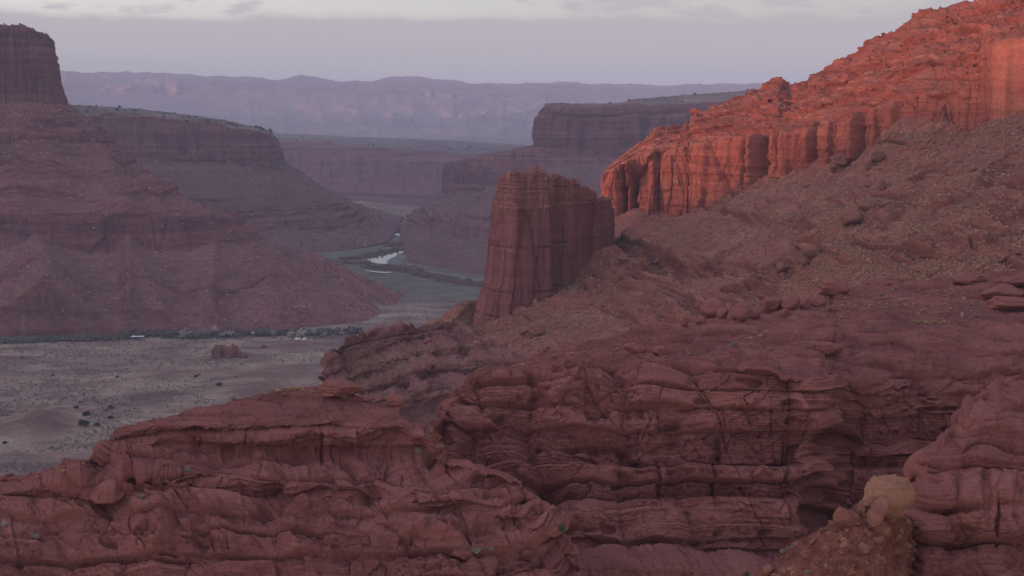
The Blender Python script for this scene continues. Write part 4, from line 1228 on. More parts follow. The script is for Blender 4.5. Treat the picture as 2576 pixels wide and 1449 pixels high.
def f_far(G, TT, S, n):
    x, y = G[..., 0], G[..., 1]
    pos = CAMZ - G[..., 2]
    px = 1288 + F0 * x / y
    py = 310 + F0 * pos / y
    e = np.minimum(1, np.minimum(TT, 8 - TT))
    d = e * (58 * ridged(S / 570, TT * 0.7, 4, 701) * sstep(1.2, 2.2, TT) * (1 - sstep(5.5, 7, TT)) + 16 * ridged(S / 165, TT * 1.6, 3, 703) * (1 - sstep(5.5, 7, TT)))
    d = d + 5 * fbm(S / 190, TT * 3, 3, 705) * e
    # buttes that stand forward of the slope
    fwd = 0 * d
    for a, b, c, dd in PATCH:
        wx = min(8, (b - a) * 0.3)
        m = sstep(1.15, 1.5, TT) * sstep(a - wx, a + wx, px) * (1 - sstep(b - wx, b + wx, px)) * sstep(c - 3, c + 3, py) * (1 - sstep(dd, dd + 14, py))
        fwd = fwd + m * np.clip((px - a + wx) / (b - a + 2 * wx), 0, 1) * max(60.0, 1.3 * (b - a) * 3.1)
    f_far.post = lambda P: P + fwd[..., None] * np.array([0.05, -1.0, 0.0])
    return d, sstep(4.5, 6, TT), 0 * d


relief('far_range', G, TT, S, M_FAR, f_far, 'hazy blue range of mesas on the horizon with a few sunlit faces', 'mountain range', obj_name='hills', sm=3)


# ------------------------------------------------------------------ valley floor, river, road
def floor_mat():
    m, N = new_mat('dry_valley_grass')
    pos = N.n('ShaderNodeNewGeometry').outputs['Position']
    big = N.noise(N.scl(pos, (0.6, 1.0, 1.0)), 0.009, 5.0, 0.62)
    mid = N.noise(N.scl(pos, (0.7, 1.0, 1.0)), 0.035, 4.0, 0.6)
    shr = N.n('ShaderNodeTexVoronoi', {'Vector': pos, 'Scale': 0.42, 'Randomness': 1.0}, feature='F1')
    dot = N.ramp(shr.outputs['Distance'], [(0.15, 1.0), (0.42, 0.0)])
    pick = N.ramp(N.n('ShaderNodeSeparateXYZ', {0: shr.outputs['Color']}).outputs[1], [(0.35, 0.0), (0.5, 1.0)])
    col = N.ramp(mid, [(0.32, (0.165, 0.10, 0.085)), (0.48, (0.265, 0.175, 0.135)), (0.66, (0.38, 0.27, 0.195))])
    red = N.ramp(big, [(0.40, 1.0), (0.52, 0.0)])
    col = N.mix(N.math('MULTIPLY', red, 0.7), col, N.ramp(mid, [(0.35, (0.15, 0.09, 0.085)), (0.65, (0.22, 0.135, 0.12))]))
    mound = N.n('ShaderNodeAttribute', attribute_name='soil').outputs['Fac']
    col = N.mix(N.math('MULTIPLY', mound, 0.85), col, N.ramp(mid, [(0.35, (0.16, 0.075, 0.068)), (0.65, (0.21, 0.105, 0.09))]))
    damp = N.n('ShaderNodeAttribute', attribute_name='stone').outputs['Fac']
    col = N.mix(damp, col, N.ramp(mid, [(0.35, (0.115, 0.095, 0.085)), (0.65, (0.19, 0.16, 0.13))]))
    k = N.math('MULTIPLY', N.math('MULTIPLY', dot, pick), 0.75)
    col = N.mix(k, col, (0.13, 0.115, 0.10))
    fine = N.noise(pos, 0.8, 4.0, 0.7)
    col = N.mix(0.7, col, N.ramp(fine, [(0.25, 0.6), (0.5, 1.0), (0.75, 1.35)]), 'MULTIPLY')
    finish_mat(N, col, 0.95, N.math('ADD', fine, dot), 0.8, 0.5, 0.0)
    return m


M_FLOOR = floor_mat()
pyr = np.concatenate([np.geomspace(1900, 1300, 40), np.linspace(1296, 470, 460), np.linspace(468, 330, 60), 310 + np.geomspace(19, 2.6, 40)])
pxr = np.linspace(-1400, 3900, 620)
PXg, PYg = np.meshgrid(pxr, pyr)
FL = on_floor(PXg, PYg)
fx, fy = FL[..., 0], FL[..., 1]
hz = 0.9 * fbm(fx / 90, fy / 70, 4, 801) + 0.35 * fbm(fx / 14, fy / 14, 3, 803) - 0.6
msoil = np.zeros_like(fx)
MOUNDS = [(-20, 905, 120, 25, 2.6), (100, 1068, 70, 55, 7), (60, 1080, 150, 40, 3), (590, 895, 75, 22, 4.0), (740, 868, 75, 26, 4.5), (640, 985, 110, 50, 4.0), (430, 940, 150, 16, 1.6), (280, 965, 110, 14, 1.4), (30, 950, 90, 14, 1.3),
          (700, 940, 120, 40, 3.5), (200, 1150, 220, 26, 1.5), (520, 932, 70, 9, 1.0)]
for mx, my, rx, rd, hh in MOUNDS:
    c = on_floor(mx, my)
    r_x = rx / F0 * c[1]
    q = ((fx - c[0]) / r_x) ** 2 + ((fy - c[1]) / rd) ** 2
    g_ = np.exp(-q * 1.4 + 0.5 * fbm(fx / 20, fy / 20, 3, 811))
    hz = hz + hh * g_
    msoil = np.maximum(msoil, sstep(0.15, 0.8, g_ + 0.5 * fbm(fx / 14, fy / 14, 4, 812, 0.65)) * min(1, 0.15 + hh / 5))
damp = sstep(1500, 1640, fy) * (1 - sstep(2900, 3200, fy))
river_keep = sstep(1500, 1700, fy)
hz = hz * (1 - river_keep) + river_keep * (0.25 * fbm(fx / 60, fy / 60, 3, 805) - 0.3)
FL[..., 2] = hz
fdist = np.hypot(fx, fy)
me = grid_mesh('valley_floor', FL, M_FLOOR, {'soil': msoil, 'stone': damp})
link('ground', me, 'broad valley floor of dry pale grass and dark shrubs', 'valley floor', 'structure')


def sheet(name, pts_l, pts_r, mat, z, label, cat, nsub=12):
    """a flat ribbon between two banks given as traced ground points"""
    a = np.array([on_floor(x, y, z) for x, y in pts_l])
    b = np.array([on_floor(x, y, z) for x, y in pts_r])
    t = np.linspace(0, len(a) - 1, (len(a) - 1) * nsub + 1)
    a, b = catmull(a, t), catmull(b, t)
    G = np.stack([a * (1 - f) + b * f for f in np.linspace(0, 1, 6)], 0)
    G[..., 2] = z
    me = grid_mesh(name, G, mat)
    return link(name, me, label, cat, 'structure')


def water_mat():
    m, N = new_mat('river_water')
    pos = N.n('ShaderNodeNewGeometry').outputs['Position']
    nz = N.noise(N.scl(pos, (1.0, 0.4, 1.0)), 0.25, 3.0, 0.6)
    b = N.n('ShaderNodeBump', {'Strength': 0.12, 'Distance': 0.5, 'Height': nz})
    p = N.n('ShaderNodeBsdfPrincipled', {'Base Color': (0.05, 0.06, 0.06, 1), 'Roughness': 0.12, 'IOR': 1.33, 'Specular IOR Level': 0.8, 'Normal': b})
    N.n('ShaderNodeOutputMaterial', {0: p})
    return m


M_WATER = water_mat()
sheet('river', [(905, 660), (905, 657), (930, 642), (985, 634), (1010, 626), (1020, 624), (1046, 618)], [(970, 664), (985, 660), (992, 650), (1000, 640), (1022, 634), (1036, 630), (1060, 621)], M_WATER, 0.55,
      'bright bend of the river between dark thickets below the promontory', 'river')
sheet('river', [(975, 586), (1000, 588), (1025, 591), (1050, 593)], [(985, 590), (1005, 593), (1028, 595), (1052, 595.5)], M_WATER, 0.55, 'thin far reach of the river upstream of the bright bend', 'river')
sheet('river', [(915, 679), (940, 682), (965, 684), (985, 684)], [(925, 682), (945, 685), (968, 687), (990, 686)], M_WATER, 0.55, 'narrow pale backwater below the river bend', 'river')


def plain_mat(name, c, rough=0.8, var=0.25, scale=1.0, spec=0.05):
    m, N = new_mat(name)
    pos = N.n('ShaderNodeNewGeometry').outputs['Position']
    nz = N.noise(pos, scale, 4.0, 0.6)
    col = N.mix(1.0, c, N.ramp(nz, [(0.25, 1 - var), (0.75, 1 + var)]), 'MULTIPLY')
    finish_mat(N, col, rough, nz, 0.2, 0.05, spec)
    return m


M_ROAD = plain_mat('grey_asphalt_road', (0.15, 0.135, 0.13), 0.8, 0.15, 0.3)
rp = [(985, 586), (1000, 572), (1040, 578), (1095, 588)]
road2 = [(1020, 641), (1000, 650), (992, 658), (1010, 668), (1060, 680), (1130, 692), (1200, 703), (1300, 718), (1420, 735)]


def ribbon(name, pts, width, z, mat, label, cat, zf=None):
    a = np.array([on_floor(x, y, z) for x, y in pts])
    t = np.linspace(0, len(a) - 1, (len(a) - 1) * 10 + 1)
    c = catmull(a, t)
    tg = np.gradient(c, axis=0)
    nn = np.stack([-tg[:, 1], tg[:, 0], 0 * tg[:, 0]], -1)
    nn /= np.linalg.norm(nn, axis=-1, keepdims=True)
    G = np.stack([c + nn * width * f for f in (-0.62, -0.5, 0, 0.5, 0.62)], 0)
    G[..., 2] = z
    G[0, :, 2] -= 0.9
    G[-1, :, 2] -= 0.9
    return link(name, grid_mesh(name, G, mat), label, cat, 'structure')


ribbon('road', road2, 19, 1.3, M_ROAD, 'grey road following the foot of the promontory past the river bend', 'road')
ribbon('road', [(1000, 571), (1030, 576), (1062, 581), (1095, 588)], 12, 1.3, M_ROAD, 'far stretch of the grey road beside the upper river', 'road')


# ------------------------------------------------------------------ unseen ridge added towards the sun, crest shaped to cast the valley's shade
def make_shade_range():
    base = SUN_DIR * 2000.0
    lat_ax = np.array([0.199, -0.98])
    lat = np.concatenate([np.linspace(-6600, -1000, 160), np.linspace(-990, 300, 260), np.linspace(310, 1500, 40)])
    # shade height at the cliff's own distance: (lateral, z where light ends, metres downsun of the origin)
    pts = [(-6600, 290, 1200), (-4500, 300, 900), (-2500, 300, 200), (-1700, 400, -100), (-1200, 400, 0), (-960, 300, 100), (-800, 190, 180), (-760, 150, 200), (-735, 147, 204), (-700, 160, 230), (-653, 172, 260), (-620, 188, 265), (-590, 199, 280),
           (-556, 208, 295), (-520, 213, 300), (-494, 215, 303), (-460, 222, 300), (-400, 262, 280), (-200, 270, 200), (300, 300, 100), (1500, 300, 0)]
    la, zz, al = (np.array(c, float) for c in zip(*pts))
    top = np.interp(lat, la, zz + (al + 2000.0) * TAN)
    top = top + 4.0 * fbm(lat / 60, lat * 0, 4, 901)
    rows_ = []
    for off, f in ((-900, 0.0), (-420, 0.45), (-120, 0.9), (0, 1.0), (140, 0.88), (480, 0.5), (1100, 0.0)):
        p = base[None, :] + SUN_DIR[None, :] * off + lat_ax[None, :] * lat[:, None]
        h = -1.0 + (top + 1.0) * f + (12 * fbm(lat / 90, lat * 0 + off, 4, 905) if 0 < f < 0.9 else 0)
        rows_.append(np.stack([p[:, 0], p[:, 1], h], -1))
    G = np.array(rows_)
    zc = np.zeros(G.shape[:2])
    me = grid_mesh('hill', G, M_BUTTE, {'soil': zc + 0.6, 'stone': zc})
    link('hill', me, 'long high ridge added outside the picture on the sunward side, shaped to shade the valley', 'hill', 'structure')


make_shade_range()


def make_shade_slab():
    """unseen slab added towards the sun; holes cut in it let light on to chosen far faces"""
    dist = 3000.0
    lat_ax = np.array([0.199, -0.98])
    latv = np.linspace(-14500, -8500, 840)
    zv = np.linspace(330, 1700, 190)
    LA, ZZ = np.meshgrid(latv, zv)
    hole = np.zeros_like(LA)
    P = SURF['far_range'][0]
    px = 1288 + F0 * P[..., 0] / P[..., 1]
    py = 310 + F0 * (CAMZ - P[..., 2]) / P[..., 1]
    for a, b, c, dd in PATCH:
        m = (px > a) & (px < b) & (py > c) & (py < dd)
        if not m.any():
            continue
        Q = P[m]
        lat = 0.199 * Q[:, 0] - 0.98 * Q[:, 1]
        along = -(SUN_DIR[0] * Q[:, 0] + SUN_DIR[1] * Q[:, 1])
        zz = Q[:, 2] + (along + dist) * TAN
        l0, l1, z0, z1 = np.percentile(lat, 3), np.percentile(lat, 97), np.percentile(zz, 3), np.percentile(zz, 97)
        hole = np.maximum(hole, ((LA > l0 - 30) & (LA < l1 + 30) & (ZZ > z0 - 42) & (ZZ < z1 + 42)).astype(float))
    thick = 90 + 40 * fbm(LA / 500, ZZ / 300, 4, 911)
    base = SUN_DIR * dist
    XY = base[None, None, :] + lat_ax * LA[..., None]
    F_ = np.concatenate([XY + SUN_DIR * (thick / 2)[..., None], ZZ[..., None]], -1)
    B_ = np.concatenate([XY - SUN_DIR * (thick / 2)[..., None], ZZ[..., None]], -1)
    nv, nu = LA.shape
    idx = np.arange(nv * nu).reshape(nv, nu)
    q = np.stack([idx[:-1, :-1], idx[1:, :-1], idx[1:, 1:], idx[:-1, 1:]], -1).reshape(-1, 4)
    open_ = (hole[:-1, :-1] + hole[1:, 1:] > 0).ravel()
    q = q[~open_]
    V = np.concatenate([F_.reshape(-1, 3), B_.reshape(-1, 3)])
    me = raw_mesh('shade_slab', V, np.concatenate([q, q[:, ::-1] + nv * nu]))
    m, N = new_mat('grey_shade_slab')
    p = N.n('ShaderNodeBsdfDiffuse', {'Color': (0.6, 0.58, 0.6, 1)})
    N.n('ShaderNodeOutputMaterial', {0: p})
    me.materials.append(m)
    link('shade_slab', me, 'unseen slab with holes, added toward the sun to shade all but single faces of the far range', 'shade_slab', 'structure')


make_shade_slab()  # added off-view blocker, shades the far range around its holes



# ------------------------------------------------------------------ small objects
rng = np.random.default_rng(77)


def screen(P):
    cp, sp = math.cos(PITCH), math.sin(PITCH)
    dz = P[..., 2] - CAMZ
    fw = P[..., 1] * cp - dz * sp
    return 1288 + F0 * P[..., 0] / fw, 724.5 - F0 * (P[..., 1] * sp + dz * cp) / fw


SURF['floor'] = (FL, None, None, None)
_SC = {}


def place(names, px, py, r=5.0):
    """nearest visible surface point at a picture position"""
    best = None
    for nm in names:
        if nm not in _SC:
            _SC[nm] = screen(SURF[nm][0])
        sx, sy = _SC[nm]
        dd = np.hypot(sx - px, sy - py)
        m = dd < r
        if not m.any():
            m = dd <= dd.min() + 0.5
            if dd.min() > 40:
                continue
        P = SURF[nm][0][m]
        k = np.argmin(P[:, 1] + 2.0 * dd[m])
        if best is None or P[k, 1] < best[1]:
            best = P[k]
    return best


def size_at(P, units):
    return units / F0 * float(np.linalg.norm(P - np.array([0, 0, CAMZ])))


# ---- rocks
def ico(sub):
    bm = bmesh.new()
    bmesh.ops.create_icosphere(bm, subdivisions=sub, radius=1.0)
    V = np.array([v.co[:] for v in bm.verts])
    Q = np.array([[v.index for v in f.verts] for f in bm.faces])
    bm.free()
    return V, Q


ICO = {k: ico(k) for k in (2, 3, 4, 5)}


def rock_mesh(name, seed, mat, sub=4, planes=12, rnd=0.5, flat=0.75, rough=0.05, beds=0.0):
    g = np.random.default_rng(seed)
    V, Q = ICO[sub]
    nrm = g.normal(size=(planes, 3))
    nrm /= np.linalg.norm(nrm, axis=1, keepdims=True)
    h = 0.62 + 0.33 * g.random(planes)
    dt = V @ nrm.T
    r = np.where(dt > 0.05, h[None] / np.maximum(dt, 0.05), 9).min(1)
    r = np.minimum(r, 1.15)
    r = rnd * np.clip(r, 0, 1) ** 0.5 * 0.92 + (1 - rnd) * r
    P = V * r[:, None]
    if not beds and rnd < 0.2:
        t_, s_, g_ = facets(P[:, 0] * 1.6 + seed, P[:, 2] * 1.6 + 0.5 * P[:, 1], seed)
        P = P + V * (0.20 * t_ + 0.05 * s_ - 0.03 * g_)[:, None]
    P = P + V * (rough * (fbm(P[:, 0] * 2 + seed, P[:, 1] * 2 + P[:, 2] * 2.7, 4, seed) + 0.4 * fbm(P[:, 0] * 7, P[:, 1] * 7 + P[:, 2] * 6, 3, seed + 1)))[:, None] * 2
    if beds:
        a = (P[:, 2] * 1.5 + 0.4 + 0.35 * perlin(P[:, 0] * 2, P[:, 1] * 2, seed)) % 1.0
        P[:, :2] *= (1 + beds * (bed(a, 0.15, 0.6) - 0.6))[:, None]
    P[:, 2] *= flat
    me = raw_mesh(name, P, Q, sub > 3)
    me.materials.append(mat)
    return me


M_RED = rock_mat('red_boulder_rock', (0.21, 0.07, 0.06), (0.27, 0.095, 0.08), (0.34, 0.135, 0.11), (0.3, 0.1, 0.08), (0.3, 0.1, 0.08), unit=0.4, streak=0.0)
M_BRN = rock_mat('brown_boulder_rock', (0.21, 0.08, 0.058), (0.275, 0.108, 0.078), (0.34, 0.155, 0.11), (0.3, 0.1, 0.08), (0.3, 0.1, 0.08), unit=1.2, streak=0.0)


def put(name, me, P, size, rz=0.0, tilt=(0, 0), sc_=(1, 1, 1), sink=0.25, label=None, cat=None, group=None):
    o = link(name, me, label, cat, None, group)
    o.location = (float(P[0]), float(P[1]), float(P[2]) + size * sc_[2] * (0.5 - sink))
    o.rotation_euler = (tilt[0], tilt[1], rz)
    o.scale = (size * sc_[0] * 0.55, size * sc_[1] * 0.55, size * sc_[2] * 0.6)
    return o


NEAR = ['sandstone_bench', 'sandstone_mound', 'rubble_rib', 'rounded_outcrop']
# hand-placed rocks: px, py of the foot, width in units, mesh, scale, tilt, label
ONE = [
    (2236, 1270, 130, ('egg', 31), (1.05, 0.9, 0.84), (0.15, -0.45), 'big tan angular boulder perched at the top of the orange soil rib', 'tan'),
    (2204, 1318, 46, ('brown', 32), (0.6, 0.9, 1.7), (0.1, 0.55), 'brown leaning slab propped under the big tan boulder', 'brn'),
    (2128, 1322, 54, ('brown', 33), (0.9, 0.8, 1.0), (0.2, 0.4), 'orange-brown block on the crest of the rib left of the tan boulder', 'brn'),
    (1160, 1402, 52, ('red', 34), (1.0, 0.9, 0.75), (0.1, 0.1), 'smooth red boulder with a flat top below the near mound', 'red'),
    (1432, 1395, 42, ('red', 35), (1.0, 0.9, 0.7), (0.1, -0.1), 'lone red boulder in the gully at the foot of the jointed wall', 'red'),
    (1790, 792, 58, ('red', 36), (1.0, 0.8, 0.85), (0.0, -0.1), 'red mushroom-shaped boulder with a pointed left end on the shelf', 'red'),
    (1868, 800, 50, ('red', 37), (1.0, 0.9, 0.9), (0.1, 0.1), 'domed red boulder standing in front of the row of blocks', 'red'),
    (1900, 801, 28, ('red', 38), (1.0, 0.9, 0.9), (0.1, 0.1), 'small round boulder touching the domed red boulder', 'red'),
    (1818, 795, 26, ('red', 39), (0.9, 0.9, 1.3), (0.1, 0.2), 'upright pointed rock right of the mushroom-shaped boulder', 'red'),
    (1944, 781, 54, ('red', 40), (1.1, 0.8, 0.8), (0.0, 0.0), 'widest squared block of the boulder row on the shelf', 'red'),
    (1990, 776, 44, ('red', 41), (1.0, 0.8, 0.9), (0.0, 0.0), 'squared block second in the boulder row from its left', 'red'),
    (2027, 772, 30, ('red', 42), (1.0, 0.8, 1.1), (0.0, 0.0), 'narrow tall block third in the boulder row on the shelf', 'red'),
    (2056, 770, 36, ('red', 43), (1.0, 0.8, 0.9), (0.0, 0.0), 'rounded last block at the right end of the boulder row', 'red'),
    (1973, 796, 24, ('red', 44), (1.0, 0.9, 1.0), (0.2, 0.3), 'small tilted boulder lying in front of the boulder row', 'red'),
    (1762, 815, 28, ('red', 45), (1.0, 0.9, 0.8), (0.1, 0.1), 'rounded boulder left of the mushroom-shaped boulder', 'red'),
    (1722, 818, 22, ('red', 46), (0.8, 0.9, 1.1), (0.1, 0.1), 'small boulder at the left end of the shelf rocks', 'red'),
    (1596, 884, 46, ('red', 47), (1.1, 0.9, 0.6), (0.1, 0.2), 'pointed red boulder on the rim above the jointed wall', 'red'),
    (1664, 893, 40, ('red', 48), (1.0, 0.9, 0.7), (0.1, 0.0), 'egg-shaped red boulder on the rim above the jointed wall', 'red'),
    (2078, 885, 64, ('red', 49), (1.2, 0.8, 0.5), (0.0, 0.0), 'low flat red slab lying on the shelf above the recessed wall', 'red'),
    (2092, 738, 60, ('bed', 50), (1.15, 0.9, 0.72), (0.0, 0.05), 'dark red bedded outcrop block alone on the skyline of the shelf', 'red'),
    (848, 984, 84, ('bed', 51), (1.3, 0.9, 0.5), (0.0, 0.06), 'dark red hoodoo ledge crowning the near mound', 'red'),
    (997, 1004, 44, ('bed', 52), (1.0, 0.9, 0.75), (0.0, 0.0), 'small mushroom-shaped rock on the right shoulder of the near mound', 'red'),
    (935, 990, 24, ('red', 53), (1.0, 0.9, 0.7), (0.1, 0.0), 'small red rock between the hoodoo ledge and the mushroom rock', 'red'),
    (2520, 745, 70, ('bed', 54), (1.35, 1.0, 0.5), (0.0, 0.0), 'long bedded red ledge at the right edge above the yellow bushes', 'red'),
    (2440, 712, 60, ('bed', 55), (1.35, 1.0, 0.5), (0.0, 0.0), 'low dark ledge on the skyline at the right end of the shelf', 'red'),
    (2565, 715, 60, ('bed', 56), (1.4, 0.9, 0.45), (0.0, 0.0), 'orange-red ledge topping the right end of the shelf', 'red'),
    (2540, 775, 70, ('bed', 57), (1.35, 1.0, 0.5), (0.0, 0.0), 'rounded lower ledge at the right edge under the long bedded one', 'red'),
    (1350, 842, 42, ('brown', 58), (1.1, 0.9, 0.7), (0.1, 0.3), 'large brown boulder on the bench right below the tower', 'brn'),
    (1322, 838, 26, ('brown', 59), (1.0, 0.9, 0.9), (0.1, 0.0), 'brown boulder beside the largest one below the tower', 'brn'),
    (1373, 842, 18, ('brown', 60), (1.0, 0.9, 0.9), (0.1, 0.0), 'smallest of the three brown boulders below the tower', 'brn'),
    (2125, 414, 58, ('brown', 61), (1.2, 0.9, 0.5), (0.0, 0.1), 'big flat slab on the ridge crest under the sunlit cliff', 'brn'),
    (2210, 402, 34, ('brown', 62), (1.0, 0.9, 0.9), (0.2, 0.3), 'angular boulder right of the big flat slab on the ridge', 'brn'),
    (2186, 424, 22, ('brown', 63), (0.8, 0.9, 1.2), (0.1, 0.3), 'leaning boulder just below the big flat slab', 'brn'),
    (2215, 475, 18, ('brown', 64), (0.8, 0.8, 1.8), (0.1, 0.1), 'upright finger-like boulder in the shaded hollow', 'brn'),
    (2037, 640, 50, ('brown', 65), (1.1, 0.9, 0.7), (0.1, 0.2), 'large cracked boulder halfway down the talus', 'brn'),
    (2024, 664, 25, ('brown', 66), (1.0, 0.9, 0.9), (0.1, 0.2), 'squared boulder just under the large cracked one on the talus', 'brn'),
    (1967, 682, 32, ('brown', 67), (1.0, 0.9, 0.7), (0.1, 0.2), 'boulder at the lower left of the cracked one on the talus', 'brn'),
    (2177, 525, 34, ('brown', 68), (1.1, 0.9, 0.7), (0.1, 0.2), 'flat-topped boulder high on the right talus fan', 'brn'),
    (2142, 562, 50, ('brown', 69), (1.0, 0.9, 0.8), (0.1, 0.3), 'broad tilted boulder at the left edge of the right talus fan', 'brn'),
    (1570, 655, 26, ('brown', 70), (1.1, 0.9, 0.8), (0.1, 0.3), 'pale boulder on the talus right of the tower', 'brn'),
    (1563, 697, 22, ('brown', 71), (1.1, 0.9, 0.9), (0.1, 0.3), 'pair-like round boulder below the pale one right of the tower', 'brn'),
]
MB = {'red': M_RED, 'brn': M_BRN, 'tan': M_TAN}
ALLR = ['sandstone_bench', 'sandstone_mound', 'rubble_rib', 'talus_slope', 'talus_fan', 'tower_bench']
for px, py, wd, (ty, sd), sc_, tl, lab, mk in ONE:
    P = place(ALLR, px, py)
    sub = 5 if wd > 80 else 4
    me = rock_mesh('boulder', sd, MB[mk], sub, 16 if ty == 'egg' else 10 if ty != 'bed' else 8, 0.08 if ty in ('tan', 'brown') else 0.62 if ty == 'egg' else 0.28, 0.9, 0.055 if ty == 'egg' else 0.07, 0.10 if ty == 'bed' else 0.0)
    sz = size_at(P, wd)
    put('boulder', me, P, sz, rz=(sd * 1.7) % 0.8 - 0.4, tilt=tl, sc_=sc_, sink=0.40 if sd == 51 else 0.18, label=lab, cat='boulder')

# scattered talus boulders
protos = [rock_mesh('boulder', 200 + k, M_BRN if k % 3 else M_TALUS, 3, 11, 0.25, 0.8, 0.06) for k in range(7)]


def scatter(surf, n, xr, yr, smin, smax, meshes, name, label, cat, group, seed, power=2.6, sink=0.3, dens=None, upmin=-1):
    g = np.random.default_rng(seed)
    P, nn = SURF[surf][0], SURF[surf][1]
    if surf not in _SC:
        _SC[surf] = screen(P)
    sx, sy = _SC[surf]
    m = (sx > xr[0]) & (sx < xr[1]) & (sy > yr[0]) & (sy < yr[1])
    if nn is not None and upmin > -1:
        m &= nn[..., 2] > upmin
    m[:3] = False
    ids = np.argwhere(m)
    out = []
    tries = 0
    while len(out) < n and tries < n * 40:
        tries += 1
        i, j = ids[g.integers(len(ids))]
        if dens is not None and g.random() > dens(sx[i, j], sy[i, j]):
            continue
        p = P[i, j]
        size = smin * (smax / smin) ** (g.random() ** power)
        me = meshes[g.integers(len(meshes))]
        o = link(name, me, label, cat, None, group)
        o.location = (float(p[0]), float(p[1]), float(p[2]) + size * (0.45 - sink))
        o.rotation_euler = (g.normal() * 0.3, g.normal() * 0.3, g.random() * 6.28)
        k = 0.55 * size
        o.scale = (k * (0.8 + 0.5 * g.random()), k * (0.7 + 0.4 * g.random()), k * (0.7 + 0.5 * g.random()))
        out.append(o)
    return out


scatter('talus_slope', 130, (1400, 2250), (400, 790), 0.9, 3.4, protos, 'boulder', 'brown boulder scattered on the talus slope beneath the sunlit cliff', 'boulder', 'boulders strewn on the talus slope', 5)
scatter('talus_fan', 90, (2100, 2590), (300, 700), 0.9, 3.2, protos, 'boulder', 'angular boulder scattered on the right-hand talus fan', 'boulder', 'boulders strewn on the talus fan', 6)
rprot = [rock_mesh('boulder', 240 + k, M_RED, 3, 10, 0.45, 0.75, 0.06) for k in range(4)]
scatter('tower_bench', 60, (850, 1500), (815, 1000), 0.9, 3.2, rprot, 'rock', 'red rock lying on the ledgy bench at the foot of the tower', 'rock', 'rocks on the tower bench', 7)
scatter('sandstone_bench', 45, (1250, 2580), (720, 900), 0.15, 0.9, rprot, 'stone', 'small red stone lying on the shelf above the jointed wall', 'stone', 'stones on the shelf', 8, upmin=0.5)
scatter('sandstone_mound', 40, (0, 900), (980, 1440), 0.12, 0.6, rprot, 'stone', 'small red stone resting on a ledge of the near mound', 'stone', 'stones on the mound', 9)
sprot = [rock_mesh('stone', 260 + k, M_TAN if k == 3 else M_BRN if k % 2 else M_SOIL, 3, 10, 0.3, 0.8, 0.06) for k in range(4)]
scatter('rubble_rib', 110, (1900, 2290), (1270, 1449), 0.12, 0.75, sprot, 'stone', 'loose tan or brown stone in the orange soil rib', 'stone', 'stones on the soil rib', 10, sink=0.2)
scatter('sunlit_cliff', 80, (1650, 2560), (20, 330), 1.2, 5.0, [rock_mesh('boulder', 280 + k, M_CLIFF, 3, 10, 0.2, 0.7, 0.06) for k in range(4)], 'rock_block', 'sunlit orange block on the upper slope of the red cliff', 'rock block', 'blocks on the sunlit slope', 11, upmin=0.45)


# ---- loose scree: far too many stones to count
M_STONE = rock_mat('pale_scree_stone', (0.27, 0.105, 0.078), (0.35, 0.155, 0.112), (0.44, 0.23, 0.165), (0.3, 0.1, 0.08), (0.3, 0.1, 0.08), unit=2.0, streak=0.0)


def scree(surf, n, xr, yr, smin, smax, mat, seed, label, patch=25.0, soil_only=True):
    g_ = np.random.default_rng(seed)
    P, nn, TT_, S_ = SURF[surf]
    if surf not in _SC:
        _SC[surf] = screen(P)
    sx, sy = _SC[surf]
    m = (sx > xr[0]) & (sx < xr[1]) & (sy > yr[0]) & (sy < yr[1]) & (nn[..., 2] > 0.25)
    m[:2] = False
    dens = fbm(P[..., 0] / patch, P[..., 1] / patch + P[..., 2] / (patch * 0.5), 4, seed)
    m &= dens + 0.35 * g_.normal(size=dens.shape) > 0.0
    ids = np.argwhere(m)
    pick = ids[g_.integers(len(ids), size=n)]
    C0 = P[pick[:, 0], pick[:, 1]]
    V0, Q0 = ico(1)
    k = len(V0)
    s_ = smin * (smax / smin) ** (g_.random(n) ** 2.2)
    V = V0[None] * (0.65 + 0.5 * g_.random((n, k, 1)))
    V = V * (0.7 + 0.6 * g_.random((n, 1, 3))) * np.array([1, 1, 0.8])
    a = g_.random(n) * 6.28
    ca, sa = np.cos(a)[:, None], np.sin(a)[:, None]
    V = np.stack([V[..., 0] * ca - V[..., 1] * sa, V[..., 0] * sa + V[..., 1] * ca, V[..., 2]], -1) * (0.5 * s_)[:, None, None]
    V = V + C0[:, None] + np.array([0, 0, 0.1]) * s_[:, None, None]
    Q = (Q0[None] + (np.arange(n) * k)[:, None, None]).reshape(-1, 3)
    me = raw_mesh('rubble', V.reshape(-1, 3), Q, False)
    at = me.attributes.new('tone', 'FLOAT', 'POINT')
    at.data.foreach_set('value', np.repeat(g_.random(n).astype(np.float32) * 1.0 - 0.45, k))
    me.materials.append(mat)
    link('rubble', me, label, 'rubble', 'stuff')


scree('talus_slope', 9000, (1100, 2600), (300, 880), 0.35, 1.7, M_STONE, 801, 'loose rubble over the talus slope')
scree('talus_fan', 6000, (1980, 2600), (280, 740), 0.35, 1.6, M_STONE, 802, 'loose rubble over the right-hand talus fan')
scree('tower_bench', 3500, (830, 1500), (800, 1060), 0.25, 1.2, M_BRN, 803, 'loose rubble on the bench below the tower', 14.0)
scree('sunlit_cliff', 2600, (1530, 2600), (0, 360), 0.5, 2.2, M_CLIFF, 804, 'broken blocks on the sunlit upper slope', 18.0)
scree('butte', 8000, (-60, 1020), (260, 850), 0.9, 4.2, M_STONE, 805, 'pale fallen stones on the slopes of the left butte', 60.0)
scree('mesa', 4000, (160, 960), (400, 620), 1.5, 5.0, M_STONE, 806, 'fallen stones on the slope under the long mesa', 80.0)
scree('promontory', 3500, (1000, 1400), (470, 700), 1.2, 4.2, M_STONE, 807, 'fallen stones on the promontory slopes', 60.0)
